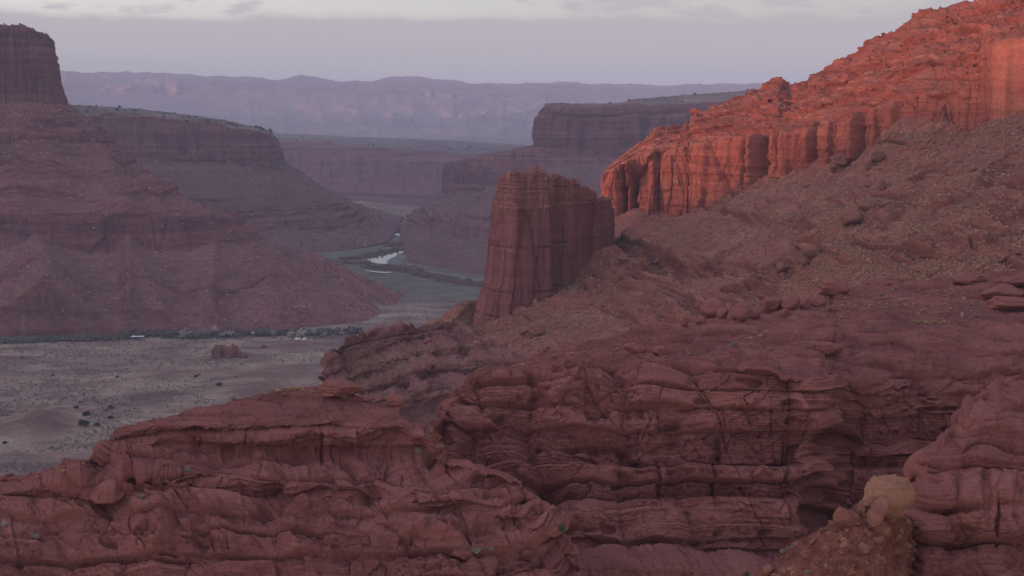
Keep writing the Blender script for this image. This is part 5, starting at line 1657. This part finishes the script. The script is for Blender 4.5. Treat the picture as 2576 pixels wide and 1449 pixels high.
scree('sandstone_bench', 1600, (1180, 2600), (690, 930), 0.06, 0.34, M_RED, 808, 'small broken stone chips on the shelf', 9.0)
scree('sandstone_mound', 1200, (-20, 1400), (960, 1449), 0.06, 0.3, M_RED, 809, 'small broken stone chips on the mound ledges', 7.0)


# ---- plants
def leaf_mat(name, c1, c2):
    m, N = new_mat(name)
    oi = N.n('ShaderNodeObjectInfo').outputs['Random']
    pos = N.n('ShaderNodeNewGeometry').outputs['Position']
    nz = N.noise(pos, 2.3, 3.0, 0.6)
    col = N.mix(N.ramp(nz, [(0.3, 0.0), (0.7, 1.0)]), c1, c2)
    col = N.mix(1.0, col, N.ramp(oi, [(0.0, 0.75), (1.0, 1.25)]), 'MULTIPLY')
    finish_mat(N, col, 0.85, None, spec=0.0)
    return m


M_YEL = leaf_mat('straw_yellow_bush', (0.46, 0.275, 0.13), (0.60, 0.38, 0.20))
M_SAGE = leaf_mat('grey_sage', (0.27, 0.225, 0.18), (0.38, 0.325, 0.265))
M_JUN = leaf_mat('dark_juniper', (0.028, 0.036, 0.022), (0.06, 0.07, 0.038))
M_GRN = leaf_mat('dull_green_bush', (0.07, 0.085, 0.04), (0.13, 0.14, 0.065))
M_BARE = leaf_mat('pale_bare_twigs', (0.40, 0.34, 0.30), (0.55, 0.48, 0.42))
M_TAM = leaf_mat('russet_thicket', (0.15, 0.095, 0.08), (0.27, 0.175, 0.14))
M_BARK = plain_mat('grey_bark', (0.16, 0.12, 0.10), 0.9, 0.3, 2.0)


def leaves(n, seed, leaf=0.16, flat=0.8, clumps=9, hollow=0.35, base=0.0, thin=1.0):
    """small leaf-like faces spread through a lumpy crown of about unit radius"""
    g = np.random.default_rng(seed)
    cc = g.normal(size=(clumps, 3))
    cc /= np.linalg.norm(cc, axis=1, keepdims=True)
    cc[:, 2] = np.abs(cc[:, 2]) * 1.0 - 0.15
    cc *= 0.35 + 0.35 * g.random((clumps, 1))
    cr = 0.28 + 0.25 * g.random(clumps)
    k = g.integers(clumps, size=n)
    d = g.normal(size=(n, 3))
    d /= np.linalg.norm(d, axis=1, keepdims=True)
    P = cc[k] + d * (cr[k] * (hollow + (1 - hollow) * g.random(n) ** 0.5))[:, None]
    P[:, 2] = np.maximum(P[:, 2] * flat + 0.35 * flat, 0.01) + base
    a = g.normal(size=(n, 3)) + d * 0.6
    a /= np.linalg.norm(a, axis=1, keepdims=True)
    b = np.cross(a, g.normal(size=(n, 3)))
    b /= np.linalg.norm(b, axis=1, keepdims=True)
    sz = leaf * (0.6 + 0.8 * g.random((n, 1)))
    V = np.stack([P - a * sz, P + b * sz * 0.5 * thin, P + a * sz, P - b * sz * 0.5 * thin], 1).reshape(-1, 3)
    Q = np.arange(4 * n).reshape(-1, 4)
    return V, Q


def tube(pts, rad, seg=5):
    pts = np.array(pts, float)
    n = len(pts)
    t = np.gradient(pts, axis=0)
    t /= np.linalg.norm(t, axis=1, keepdims=True) + 1e-9
    up = np.array([0.31, 0.17, 0.93])
    u = np.cross(t, up)
    u /= np.linalg.norm(u, axis=1, keepdims=True) + 1e-9
    v = np.cross(t, u)
    an = np.arange(seg) / seg * 2 * math.pi
    R_ = np.array(rad)[:, None, None]
    V = pts[:, None] + R_ * (np.cos(an)[None, :, None] * u[:, None] + np.sin(an)[None, :, None] * v[:, None])
    idx = np.arange(n * seg).reshape(n, seg)
    i2 = np.roll(idx, -1, 1)
    Q = np.stack([idx[:-1], i2[:-1], i2[1:], idx[1:]], -1).reshape(-1, 4)
    return V.reshape(-1, 3), Q


def join(parts):
    V, Q, o = [], [], 0
    for v, q in parts:
        V.append(v)
        Q.append(q + o)
        o += len(v)
    return np.concatenate(V), np.concatenate(Q)


def bush_mesh(name, mat, n, seed, **kw):
    me = raw_mesh(name, *leaves(n, seed, **kw), smooth=False)
    me.materials.append(mat)
    return me


def twig_mesh(name, mat, n, seed, spread=0.9):
    """bare fine branches fanning up and out from the foot"""
    g = np.random.default_rng(seed)
    parts = []
    for _ in range(n):
        az, el = g.random() * 6.28, 0.35 + 1.15 * g.random()
        L = 0.6 + 0.5 * g.random()
        d = np.array([math.cos(az) * math.cos(el) * spread, math.sin(az) * math.cos(el) * spread, math.sin(el)])
        c = g.normal(size=3) * 0.12
        pts = [d * L * t + c * t * t for t in (0, 0.4, 0.75, 1.0)]
        parts.append(tube(pts, [0.018, 0.014, 0.01, 0.004], 3))
        for _k in range(3):
            t0 = 0.4 + 0.5 * g.random()
            e = d + g.normal(size=3) * 0.5
            p0 = d * L * t0 + c * t0 * t0
            parts.append(tube([p0, p0 + e * 0.12, p0 + e * 0.25], [0.01, 0.007, 0.003], 3))
    me = raw_mesh(name, *join(parts), smooth=False)
    me.materials.append(mat)
    return me


yel = [bush_mesh('rabbitbrush', M_YEL, 420, 300 + k, leaf=0.13, flat=0.75, clumps=11) for k in range(4)]
sage = [bush_mesh('sagebrush', M_SAGE, 380, 310 + k, leaf=0.13, flat=0.65, clumps=10) for k in range(4)]


def bush_at(name, me, surfs, px, py, units, label, cat, group=None, seed=0, tall=1.0):
    P = place(surfs, px, py)
    o = link(name, me, label, cat, None, group)
    s_ = size_at(P, units) * 0.5
    o.location = (float(P[0]), float(P[1]), float(P[2]) - 0.08 * s_)
    o.rotation_euler = (0, 0, seed * 1.3)
    o.scale = (s_, s_, s_ * tall)
    return o


g = np.random.default_rng(91)
YB = [(2205, 752, 13), (2214, 741, 12), (2270, 757, 12), (2300, 766, 10), (2252, 724, 12), (2140, 766, 11), (2165, 764, 9), (2228, 752, 10), (2336, 766, 9), (2363, 788, 10), (2392, 731, 10), (2190, 768, 9), (2152, 772, 9), (2320, 784, 10),
      (2310, 792, 9), (2086, 775, 8), (2100, 772, 9), (2120, 770, 8), (2068, 779, 8), (2270, 705, 9), (2392, 690, 10), (2420, 676, 9), (2545, 676, 9), (1915, 843, 11), (1928, 836, 10), (1890, 851, 10), (1735, 893, 12), (1760, 891, 10),
      (1790, 889, 9), (1935, 880, 9), (1398, 897, 12), (1415, 893, 11), (1440, 890, 10), (1470, 886, 10), (1500, 882, 10), (1530, 881, 10), (1556, 880, 9), (700, 984, 14), (728, 981, 12), (745, 980, 14), (760, 982, 11), (690, 992, 9), (785, 988, 9), (805, 985, 10),
      (672, 990, 8), (715, 993, 8), (160, 1184, 10), (185, 1178, 9), (130, 1190, 9), (95, 1200, 8), (210, 1168, 9), (120, 1230, 9), (75, 1243, 9), (1315, 918, 10), (1340, 914, 9), (1290, 924, 8)]
for k, (px, py, u_) in enumerate(YB):
    bush_at('rabbitbrush', yel[k % 4], NEAR, px, py, u_ * 1.35, 'small straw-yellow bush growing on the near red rock', 'bush', 'yellow bushes on the near rock', k)
for k in range(110):
    px = 2070 + 500 * g.random()
    py = np.interp(px, [2060, 2250, 2576], [775, 740, 730]) + g.normal() * 26 + 14
    if g.random() < 0.25:
        px, py = 2290 + 90 * g.random(), 808 + 6 * g.random()
    bush_at('rabbitbrush', yel[k % 4], NEAR, px, py, 6 + 6 * g.random(), 'small straw-yellow bush growing on the near red rock', 'bush', 'yellow bushes on the near rock', k)
for k in range(90):
    px = 2200 + 376 * g.random()
    py = 770 + 38 * g.normal() * 0.5 + 0.05 * (2576 - px)
    bush_at('sagebrush', sage[k % 4], NEAR, px, py, 5 + 6 * g.random(), 'low grey sage bush on the shelf at the right', 'bush', 'grey bushes on the shelf', k)
SG = [(1195, 1388, 34, 'grey-green bush beside the smooth red boulder'), (1236, 1384, 24, 'smaller grey-green bush right of the one beside the smooth boulder'), (1994, 1376, 16, 'pale round bush at the foot of the soil rib'),
      (1970, 1388, 22, 'blue-grey bush left of the pale round one at the rib foot'), (470, 1184, 24, 'grey bush in a hollow of the near mound'), (356, 1252, 22, 'sage bush on the slope under the protruding slab'), (372, 1266, 18, 'tan bush just below the sage bush under the slab'),
      (90, 1352, 26, 'grey bush among broken rocks at the lower left'), (12, 1322, 26, 'straw-grey bush at the left edge of the picture'), (1055, 1140, 34, 'green-grey bush in the notch between mound and wall'), (2024, 853, 12, 'grey bush in the middle of the shelf'),
      (1846, 868, 24, 'low flat grey bush on the rim above the wall'), (862, 1000, 22, 'grey bush beneath the hoodoo ledge'), (640, 870, 6, 'dark bush in the plain near the small outcrop'), (2035, 1440, 20, 'grey bush on the lower slope of the soil rib'), (2180, 1418, 14, 'small bluish bush on the soil rib')]
for k, (px, py, u_, lab) in enumerate(SG):
    bush_at('sagebrush', bush_mesh('sagebrush', M_SAGE, 700, 340 + k, leaf=0.10, flat=0.75, clumps=13), NEAR + ['floor'], px, py, u_, lab, 'bush', None, k)
bush_at('bush', bush_mesh('bush', M_GRN, 1500, 371, leaf=0.07, flat=1.2, clumps=16), NEAR, 1412, 1338, 30, 'dark green bush in the shaded gully at the end of the mound', 'bush', None, 1, 1.35)
bush_at('bush', bush_mesh('bush', M_GRN, 900, 372, leaf=0.09, flat=0.8, clumps=12), NEAR, 1880, 1447, 26, 'green bush at the bottom edge below the jointed wall', 'bush', None, 2)
bush_at('bush', bush_mesh('bush', M_GRN, 600, 373, leaf=0.1, flat=1.0, clumps=10), ['tower_bench', 'talus_slope'], 1192, 785, 11, 'dark green bush at the left foot of the tower', 'bush', None, 3)
bush_at('bare_bush', twig_mesh('bare_bush', M_BARE, 130, 374), ['sandstone_mound'], 588, 1001, 36, 'pale leafless bush on the skyline of the near mound', 'bush', None, 4, 0.9)
bush_at('bare_bush', twig_mesh('bare_bush', M_BARE, 70, 375, 0.4), ['sandstone_bench'], 2420, 800, 20, 'single pale dead stalk on the shelf at the right', 'bush', None, 5, 1.5)


# ---- junipers on the plain: trunk and crown
def tree_proto(name, seed, n, leaf, crown_mat, tall, clumps=14):
    V, Q = leaves(n, seed, leaf=leaf, flat=0.85 * tall, clumps=clumps, hollow=0.5, base=0.12)
    cm = raw_mesh('crown', V, Q, False)
    cm.materials.append(crown_mat)
    g_ = np.random.default_rng(seed)
    parts = [tube([(0, 0, -0.15), (0.03, 0.02, 0.25), (-0.02, 0.03, 0.6), (0.02, 0, 0.95 * tall)], [0.10, 0.08, 0.05, 0.02], 7)]
    for _ in range(7):
        az = g_.random() * 6.28
        z0 = 0.15 + 0.4 * g_.random()
        d = np.array([math.cos(az), math.sin(az), 0.7])
        parts.append(tube([(0, 0, z0), d * 0.3 + (0, 0, z0), d * 0.6 + (0, 0, z0 + 0.1)], [0.04, 0.025, 0.01], 5))
    tm = raw_mesh('trunk', *join(parts), smooth=True)
    tm.materials.append(M_BARK)
    return cm, tm


def tree_at(name, proto, P, size, label, cat, group=None, rz=0.0, tall=1.0):
    o = link(name, None, label, cat, None, group)
    o.location = (float(P[0]), float(P[1]), float(P[2]))
    o.rotation_euler = (0, 0, rz)
    o.scale = (size, size, size * tall)
    link('crown', proto[0], parent=o)
    link('trunk', proto[1], parent=o)
    return o


jun = [tree_proto('juniper', 400 + k, 900, 0.11, M_JUN, 1.0) for k in range(3)]
JN = [(190, 1025, 17, 'juniper left of the middle of the plain cluster'), (282, 1025, 18, 'juniper farthest right in the cluster on the near plain'), (217, 1045, 23, 'round juniper just behind the largest one on the plain'), (213, 1069, 33, 'largest dark juniper on the plain, by the red mound'),
      (240, 1069, 19, 'juniper touching the largest one on its right'), (280, 1051, 15, 'small juniper standing alone right of the largest one'), (268, 1030, 9, 'tiny juniper beside the rightmost of the cluster'), (201, 1012, 9, 'tiny juniper behind the left one of the cluster'), (12, 1116, 14, 'juniper at the left edge of the plain'),
      (133, 944, 10, 'single juniper on the pale band at the left of the plain'), (296, 948, 11, 'single juniper in the middle of the pale plain'), (493, 947, 13, 'wider of two junipers in the middle of the plain'), (503, 943, 8, 'smaller of two junipers in the middle of the plain'), (593, 945, 7, 'small juniper below the rocky outcrop'),
      (553, 966, 19, 'broad low juniper near the mound crest'), (93, 992, 7, 'tiny far-left juniper between the plain bands'), (213, 990, 7, 'tiny juniper above the cluster'), (338, 1029, 7, 'tiny juniper right of the whole cluster')]
for k, (px, py, u_, lab) in enumerate(JN):
    P = place(['floor'], px, py)
    tree_at('juniper', jun[k % 3], P, size_at(P, u_) * 0.5, 'dark green ' + lab, 'tree', None, k * 1.1, 0.8)


# ---- bare cottonwoods along the river flat
def cottonwood(seed):
    g_ = np.random.default_rng(seed)
    tr, cr = [], []

    def grow(p, d, L, r, lev):
        d = d / np.linalg.norm(d)
        q = p + d * L
        m_ = p + d * L * 0.5 + g_.normal(size=3) * L * 0.06
        (tr if lev < 2 else cr).append(tube([p, m_, q], [r, r * 0.8, r * 0.6], 6 if lev < 2 else 3))
        if lev == 5:
            return
        for _ in range(3 if lev < 4 else 4):
            e = d + g_.normal(size=3) * (0.55 if lev else 0.6) + np.array([0, 0, 0.12])
            grow(q if g_.random() < 0.7 else m_, e, L * (0.62 + 0.2 * g_.random()), r * 0.68, lev + 1)
    grow(np.array([0, 0, -0.05]), np.array([0.03, 0, 1.0]), 0.30, 0.075, 0)
    tm = raw_mesh('trunk', *join(tr), smooth=True)
    tm.materials.append(M_BARK)
    cm = raw_mesh('crown', *join(cr), smooth=False)
    cm.materials.append(M_BARE)
    return cm, tm


cw = [cottonwood(500 + k) for k in range(3)]
CWL = [(468, 851, 29), (540, 846, 30), (553, 848, 26), (582, 848, 20), (455, 845, 18), (424, 843, 15), (520, 846, 24), (690, 847, 20), (745, 850, 26), (762, 850, 28), (795, 849, 26), (812, 848, 22), (728, 848, 20), (640, 846, 16), (835, 846, 16), (860, 842, 14)]
for k, (px, py, u_) in enumerate(CWL):
    P = place(['floor'], px, py)
    lab = 'pale leafless cottonwood standing in front of the dark thicket, nearest the plain' if k == 0 else 'pale leafless cottonwood in the tree line along the foot of the butte'
    tree_at('cottonwood', cw[k % 3], P, size_at(P, u_) * 1.25, lab, 'tree', None if k == 0 else 'bare cottonwoods along the river flat', k * 2.1, 1.0)


# ---- thickets along the river: too dense to count
def thicket(name, mat, pts, width, n, h, seed, label, leaf=0.9):
    g_ = np.random.default_rng(seed)
    a = np.array([on_floor(x, y, 0.3) for x, y in pts])
    t = g_.random(n) * (len(a) - 1)
    c = catmull(a, t)
    nz = 1.6 * fbm(t * 7, t * 0 + seed, 4, seed)
    off = g_.normal(size=(n, 2)) * 0.45 * (np.array(width) if np.ndim(width) == 0 else np.interp(t, np.arange(len(a)), width)[:, None])
    V, Q = leaves(60, seed, leaf=0.24, flat=1.0, clumps=7, hollow=0.2)
    allV, allQ = [], []
    for k in range(n):
        s_ = h * max(0.15, 0.40 + 0.55 * g_.random() ** 1.5 + 0.6 * nz[k])
        rz = g_.random() * 6.28
        c_, s2 = math.cos(rz), math.sin(rz)
        v = V * np.array([s_ * 1.1, s_ * 1.1, s_ * 0.95])
        v = np.stack([v[:, 0] * c_ - v[:, 1] * s2, v[:, 0] * s2 + v[:, 1] * c_, v[:, 2]], -1)
        allV.append(v + np.array([c[k, 0] + off[k, 0], c[k, 1] + off[k, 1], -0.2]))
        allQ.append(Q + k * len(V))
    me = raw_mesh(name, np.concatenate(allV), np.concatenate(allQ), False)
    me.materials.append(mat)
    link(name, me, label, 'thicket', 'stuff')


M_DKT = leaf_mat('dark_thicket', (0.10, 0.085, 0.075), (0.22, 0.185, 0.155))
thicket('thicket', M_DKT, [(-60, 860), (60, 857), (170, 854), (260, 851), (330, 847)], 14, 650, 4.2, 601, 'dark brush along the foot of the left butte')
thicket('thicket', M_DKT, [(330, 843), (400, 841), (470, 846), (530, 845), (600, 840), (700, 840), (800, 840), (900, 836)], 14, 800, 4.6, 602, 'dark thicket behind the bare cottonwoods')
thicket('thicket', M_TAM, [(870, 652), (910, 648), (950, 640), (990, 631), (1006, 626)], 14, 420, 3.8, 603, 'russet thicket on the left bank above the bright river bend')
thicket('thicket', M_TAM, [(830, 662), (870, 662), (905, 660), (922, 664)], 16, 300, 3.8, 604, 'russet thicket on the near spit left of the river')
thicket('thicket', M_TAM, [(985, 672), (1010, 676), (1060, 690), (1120, 703), (1200, 716), (1290, 730)], 20, 900, 3.8, 605, 'russet thicket between the road and the near river flat')
thicket('thicket', M_TAM, [(1003, 618), (1040, 612), (1070, 603)], 34, 480, 4.0, 606, 'dark thicket between the two river bends')
thicket('thicket', M_TAM, [(935, 572), (975, 572), (1010, 578), (1060, 588)], 44, 520, 3.5, 607, 'russet flat of brush beside the upper river')
thicket('thicket', M_TAM, [(925, 672), (960, 674), (985, 680)], 14, 160, 2.6, 608, 'low russet brush island between bright bend and backwater')

M_SCRUB = leaf_mat('plain_scrub', (0.135, 0.105, 0.095), (0.235, 0.185, 0.16))

# ---- sage on the plain: tens of thousands of plants
def plain_scrub():
    g_ = np.random.default_rng(610)
    n = 34000
    px = -60 + 1300 * g_.random(n)
    py = 700 + 500 * g_.random(n) ** 0.9
    P = on_floor(px, py, 0.0)
    keep = (fbm(P[:, 0] / 45, P[:, 1] / 40, 4, 612) + 0.25 * g_.normal(size=n) > -0.12)
    P = P[keep]
    n = len(P)
    V0, Q0 = leaves(9, 5, leaf=0.6, flat=0.8, clumps=4, hollow=0.1)
    s_ = 0.35 + 0.75 * g_.random(n) ** 2
    an = g_.random(n) * 6.28
    c_, sn = np.cos(an), np.sin(an)
    V = V0[None] * s_[:, None, None]
    V = np.stack([V[..., 0] * c_[:, None] - V[..., 1] * sn[:, None], V[..., 0] * sn[:, None] + V[..., 1] * c_[:, None], V[..., 2]], -1) + (P + np.array([0, 0, -0.1]))[:, None]
    V[..., 2] += np.interp(P[:, 1], [1500, 1700], [0.0, 0.0])[:, None]
    Q = (Q0[None] + (np.arange(n) * len(V0))[:, None, None]).reshape(-1, 4)
    me = raw_mesh('scrub', V.reshape(-1, 3), Q, False)
    me.materials.append(M_SCRUB)
    link('scrub', me, 'countless low sage plants over the plain', 'scrub', 'stuff')


plain_scrub()


def slope_scrub(surf, n, xr, yr, smin, smax, mat, seed, label):
    g_ = np.random.default_rng(seed)
    P, nn, TT_, S_ = SURF[surf]
    sx, sy = _SC[surf]
    m = (sx > xr[0]) & (sx < xr[1]) & (sy > yr[0]) & (sy < yr[1]) & (nn[..., 2] > 0.4)
    m[:2] = False
    m &= fbm(P[..., 0] / 22 + P[..., 1] / 60, P[..., 2] / 6, 4, seed) + 0.2 * g_.normal(size=m.shape) > 0.08
    ids = np.argwhere(m)
    pick = ids[g_.integers(len(ids), size=n)]
    C0 = P[pick[:, 0], pick[:, 1]]
    V0, Q0 = leaves(14, seed, leaf=0.5, flat=0.8, clumps=4, hollow=0.1)
    s_ = smin + (smax - smin) * g_.random(n) ** 2
    a = g_.random(n) * 6.28
    ca, sa = np.cos(a)[:, None], np.sin(a)[:, None]
    V = np.stack([V0[None, :, 0] * ca - V0[None, :, 1] * sa, V0[None, :, 0] * sa + V0[None, :, 1] * ca, np.repeat(V0[None, :, 2], n, 0)], -1) * s_[:, None, None] + C0[:, None]
    Q = (Q0[None] + (np.arange(n) * len(V0))[:, None, None]).reshape(-1, 4)
    me = raw_mesh('scrub', V.reshape(-1, 3), Q, False)
    me.materials.append(mat)
    link('scrub', me, label, 'scrub', 'stuff')


M_DRY = leaf_mat('dry_slope_scrub', (0.32, 0.19, 0.11), (0.46, 0.29, 0.17))
slope_scrub('talus_slope', 5000, (1100, 2600), (300, 880), 0.3, 0.9, M_DRY, 821, 'dry tan scrub over the talus slope')
slope_scrub('talus_fan', 3000, (1980, 2600), (280, 740), 0.3, 0.9, M_DRY, 822, 'dry tan scrub over the right-hand talus fan')
slope_scrub('tower_bench', 1200, (830, 1500), (800, 1060), 0.2, 0.6, M_DRY, 823, 'dry tan scrub on the bench below the tower')
slope_scrub('mesa', 3500, (160, 960), (400, 640), 1.0, 2.6, M_SCRUB, 824, 'dark scrub on the slope under the long mesa')
slope_scrub('butte', 3500, (-60, 1020), (270, 850), 0.6, 1.6, M_SCRUB, 825, 'dark scrub on the slopes of the left butte')

# ---- junipers along the mesa rims
rimtree = []
for k in range(3):
    v1, q1 = leaves(90, 430 + k, leaf=0.26, flat=0.9, clumps=7, hollow=0.4, base=0.1)
    v2, q2 = tube([(0, 0, -0.2), (0, 0, 0.6)], [0.1, 0.05], 5)
    me = raw_mesh('juniper', *join([(v1, q1), (v2, q2)]), smooth=False)
    me.materials.append(M_JUN)
    rimtree.append(me)


def rim(surf, t0, t1, xr, n, smin, smax, label, group, seed):
    g_ = np.random.default_rng(seed)
    P, nn, TT_, S_ = SURF[surf]
    if surf not in _SC:
        _SC[surf] = screen(P)
    sx, sy = _SC[surf]
    ids = np.argwhere((TT_ > t0) & (TT_ < t1) & (sx > xr[0]) & (sx < xr[1]))
    for k in range(n):
        i, j = ids[g_.integers(len(ids))]
        p = P[i, j]
        o = link('juniper', rimtree[k % 3], label, 'tree', None, group)
        s_ = smin + (smax - smin) * g_.random() ** 2
        o.location = (float(p[0]), float(p[1]), float(p[2]))
        o.rotation_euler = (0, 0, g_.random() * 6.28)
        o.scale = (s_, s_, s_ * 0.9)


rim('mesa', 0.3, 0.97, (165, 690), 120, 2.6, 6.0, 'dark juniper on the flat top of the long left mesa', 'junipers on the left mesa', 701)
rim('mesa_right', 0.0, 0.9, (1380, 1990), 65, 2.2, 4.8, 'dark juniper on the flat top of the right-hand mesa', 'junipers on the right mesa', 702)
rim('butte', 0.7, 1.05, (-20, 125), 30, 1.4, 2.8, 'dark juniper on the flat top of the square butte', 'junipers on the butte top', 703)
rim('canyon_wall', 0.5, 1.0, (680, 1340), 45, 3.0, 6.5, 'dark juniper on the low plateau above the far canyon wall', 'junipers on the far plateau', 704)

# ---- rocky outcrop in the plain
P = place(['floor'], 568, 893)
parts = []
gg = np.random.default_rng(9)
for px, hgt, wd in ((541, 20, 12), (548, 27, 13), (556, 26, 13), (564, 24, 14), (572, 21, 14), (580, 20, 14), (588, 27, 13), (595, 24, 12), (602, 14, 12), (612, 8, 16)):
    q = U(px, 894, P[1] + gg.normal() * 2)
    V, Q = ICO[4]
    s_ = size_at(q, wd) * 0.62
    h_ = size_at(q, hgt) * 1.3
    W = V.copy()
    W = np.sign(W) * np.abs(W) ** 0.7
    a = ((W[:, 2] + 1) * 3.1 + gg.random()) % 1.0
    W[:, :2] *= (0.92 + 0.22 * bed(a, 0.2, 0.6) + 0.12 * perlin(W[:, 0] * 3 + px, W[:, 2] * 4, 3))[:, None]
    W[:, :2] *= (1.15 - 0.22 * (W[:, 2] + 1) / 2)[:, None]
    ft_, fs_, fg_ = facets(W[:, 0] * 1.5 + px, W[:, 2] * 2.2 + W[:, 1], 5)
    W = W + W * (0.35 * ft_ + 0.3 * fs_ - 0.1 * fg_)[:, None]
    parts.append((W * np.array([s_, s_, h_ * 0.6]) + np.array([q[0], q[1], h_ * 0.36]), Q))
me = raw_mesh('rock_outcrop', *join(parts), smooth=True)
me.materials.append(M_MID)
link('rock_outcrop', me, 'small jagged dark red outcrop standing alone on the plain', 'rock outcrop')
me = rock_mesh('boulder', 91, M_MID, 4, 10, 0.6, 0.8)
P = place(['floor'], 664, 873)
put('boulder', me, P, size_at(P, 13), label='lone rounded boulder on the plain right of the jagged outcrop', cat='boulder')
P = place(['floor'], 55, 899)
put('boulder', rock_mesh('boulder', 92, M_MID, 4, 10, 0.6, 0.6), P, size_at(P, 12), label='small dark rock on the low mound at the far left of the plain', cat='boulder')


# ---- shelter and vehicles by the tree line
def box_parts(specs):
    """(centre, size, bevel) boxes as one mesh"""
    bm = bmesh.new()
    for c, sz, bv in specs:
        r = bmesh.ops.create_cube(bm, size=1.0)
        vs = r['verts']
        for v in vs:
            v.co = Vector((v.co.x * sz[0] + c[0], v.co.y * sz[1] + c[1], v.co.z * sz[2] + c[2]))
        if bv:
            es = list({e for v in vs for e in v.link_edges})
            bmesh.ops.bevel(bm, geom=es, offset=bv, segments=2, affect='EDGES')
    return bm


def part(name, bm, mat, parent):
    me = bpy.data.meshes.new(name)
    bm.to_mesh(me)
    bm.free()
    me.materials.append(mat)
    return link(name, me, parent=parent)


M_WHITE = plain_mat('white_painted_metal', (0.78, 0.78, 0.78), 0.4, 0.03, 1.0, 0.4)
M_GLASS = plain_mat('dark_window_glass', (0.03, 0.035, 0.04), 0.1, 0.05, 1.0, 0.6)
M_RUB = plain_mat('black_tyre', (0.02, 0.02, 0.02), 0.9, 0.1)
M_POST = plain_mat('grey_post', (0.35, 0.33, 0.31), 0.7, 0.1)
P = place(['floor'], 351, 854)
sh = link('shelter', None, 'low open shelter with a long white roof at the edge of the plain', 'shelter')
sh.location = (float(P[0]), float(P[1]), 0.0)
part('roof', box_parts([((0, 0, 2.75), (11.5, 6.0, 0.16), 0.03), ((0, 0, 2.62), (11.0, 5.5, 0.10), 0)]), M_WHITE, sh)
for sx in (-5.0, 0.0, 5.0):
    for sy in (-2.4, 2.4):
        part('post', box_parts([((sx, sy, 1.15), (0.2, 0.2, 2.9), 0.02)]), M_POST, sh)
part('back_wall', box_parts([((0, 2.62, 1.2), (10.5, 0.14, 2.6), 0.01)]), M_POST, sh)


def wheel_bm(x, y):
    bm = bmesh.new()
    bmesh.ops.create_cone(bm, cap_ends=True, segments=20, radius1=0.36, radius2=0.36, depth=0.24)
    for v in bm.verts:
        v.co = Vector((v.co.x + x, v.co.z + y, v.co.y + 0.36))
    return bm


def vehicle(px, py, rz, label, kind):
    P = place(['floor'], px, py)
    o = link('parked_van' if kind == 'van' else 'parked_car', None, label, 'van' if kind == 'van' else 'car')
    o.location = (float(P[0]), float(P[1]), max(0.0, float(P[2])))
    o.rotation_euler = (0, 0, rz)
    if kind == 'van':
        part('body', box_parts([((0, 0, 1.35), (5.2, 2.0, 1.9), 0.22), ((2.75, 0, 0.85), (0.9, 1.9, 0.8), 0.15)]), M_WHITE, o)
        part('windscreen', box_parts([((2.56, 0, 1.75), (0.12, 1.7, 0.7), 0.03)]), M_GLASS, o)
        for sy in (-1, 1):
            part('window', box_parts([((1.5, sy * 1.0, 1.75), (1.1, 0.05, 0.6), 0.01)]), M_GLASS, o)
    else:
        part('body', box_parts([((0, 0, 0.75), (4.4, 1.8, 0.7), 0.18), ((-0.2, 0, 1.3), (2.4, 1.6, 0.55), 0.2)]), M_POST, o)
        for sy in (-1, 1):
            part('window', box_parts([((-0.2, sy * 0.8, 1.33), (1.9, 0.05, 0.34), 0.01)]), M_GLASS, o)
    for x in (-1.5, 1.6):
        for y in (-0.85, 0.85):
            part('wheel', wheel_bm(x, y), M_RUB, o)


vehicle(752, 853, 0.2, 'white van parked at the left of the pair before the bare trees', 'van')
vehicle(767, 852, 1.2, 'white van turned away, right of the pair before the bare trees', 'van')
vehicle(516, 857, 0.1, 'light grey car parked alone left of the jagged outcrop', 'car')
vehicle(562, 853, 0.4, 'light grey car parked above the jagged outcrop by the thicket', 'car')

# ------------------------------------------------------------------ haze
def make_haze():
    x0, x1, y0, y1, z0, z1 = -4420, 6000, -2600, 16500, -10.0, 700.0
    V = [(x, y, z) for z in (z0, z1) for y in (y0, y1) for x in (x0, x1)]
    Q = [(0, 2, 3, 1), (4, 5, 7, 6), (0, 1, 5, 4), (2, 6, 7, 3), (0, 4, 6, 2), (1, 3, 7, 5)]
    me = raw_mesh('haze', np.array(V), np.array(Q), False)
    m = bpy.data.materials.new('valley_haze')
    m.use_nodes = True
    N = NT(m.node_tree)
    v = N.n('ShaderNodeVolumePrincipled', {'Color': (0.78, 0.80, 1.0, 1), 'Density': HAZE, 'Anisotropy': 0.0})
    o = N.n('ShaderNodeOutputMaterial')
    N.t.links.new(v.outputs[0], o.inputs['Volume'])
    me.materials.append(m)
    link('haze', me, 'thin lavender evening haze filling the valley', 'haze', 'stuff')


HAZE = 7.2e-5
make_haze()
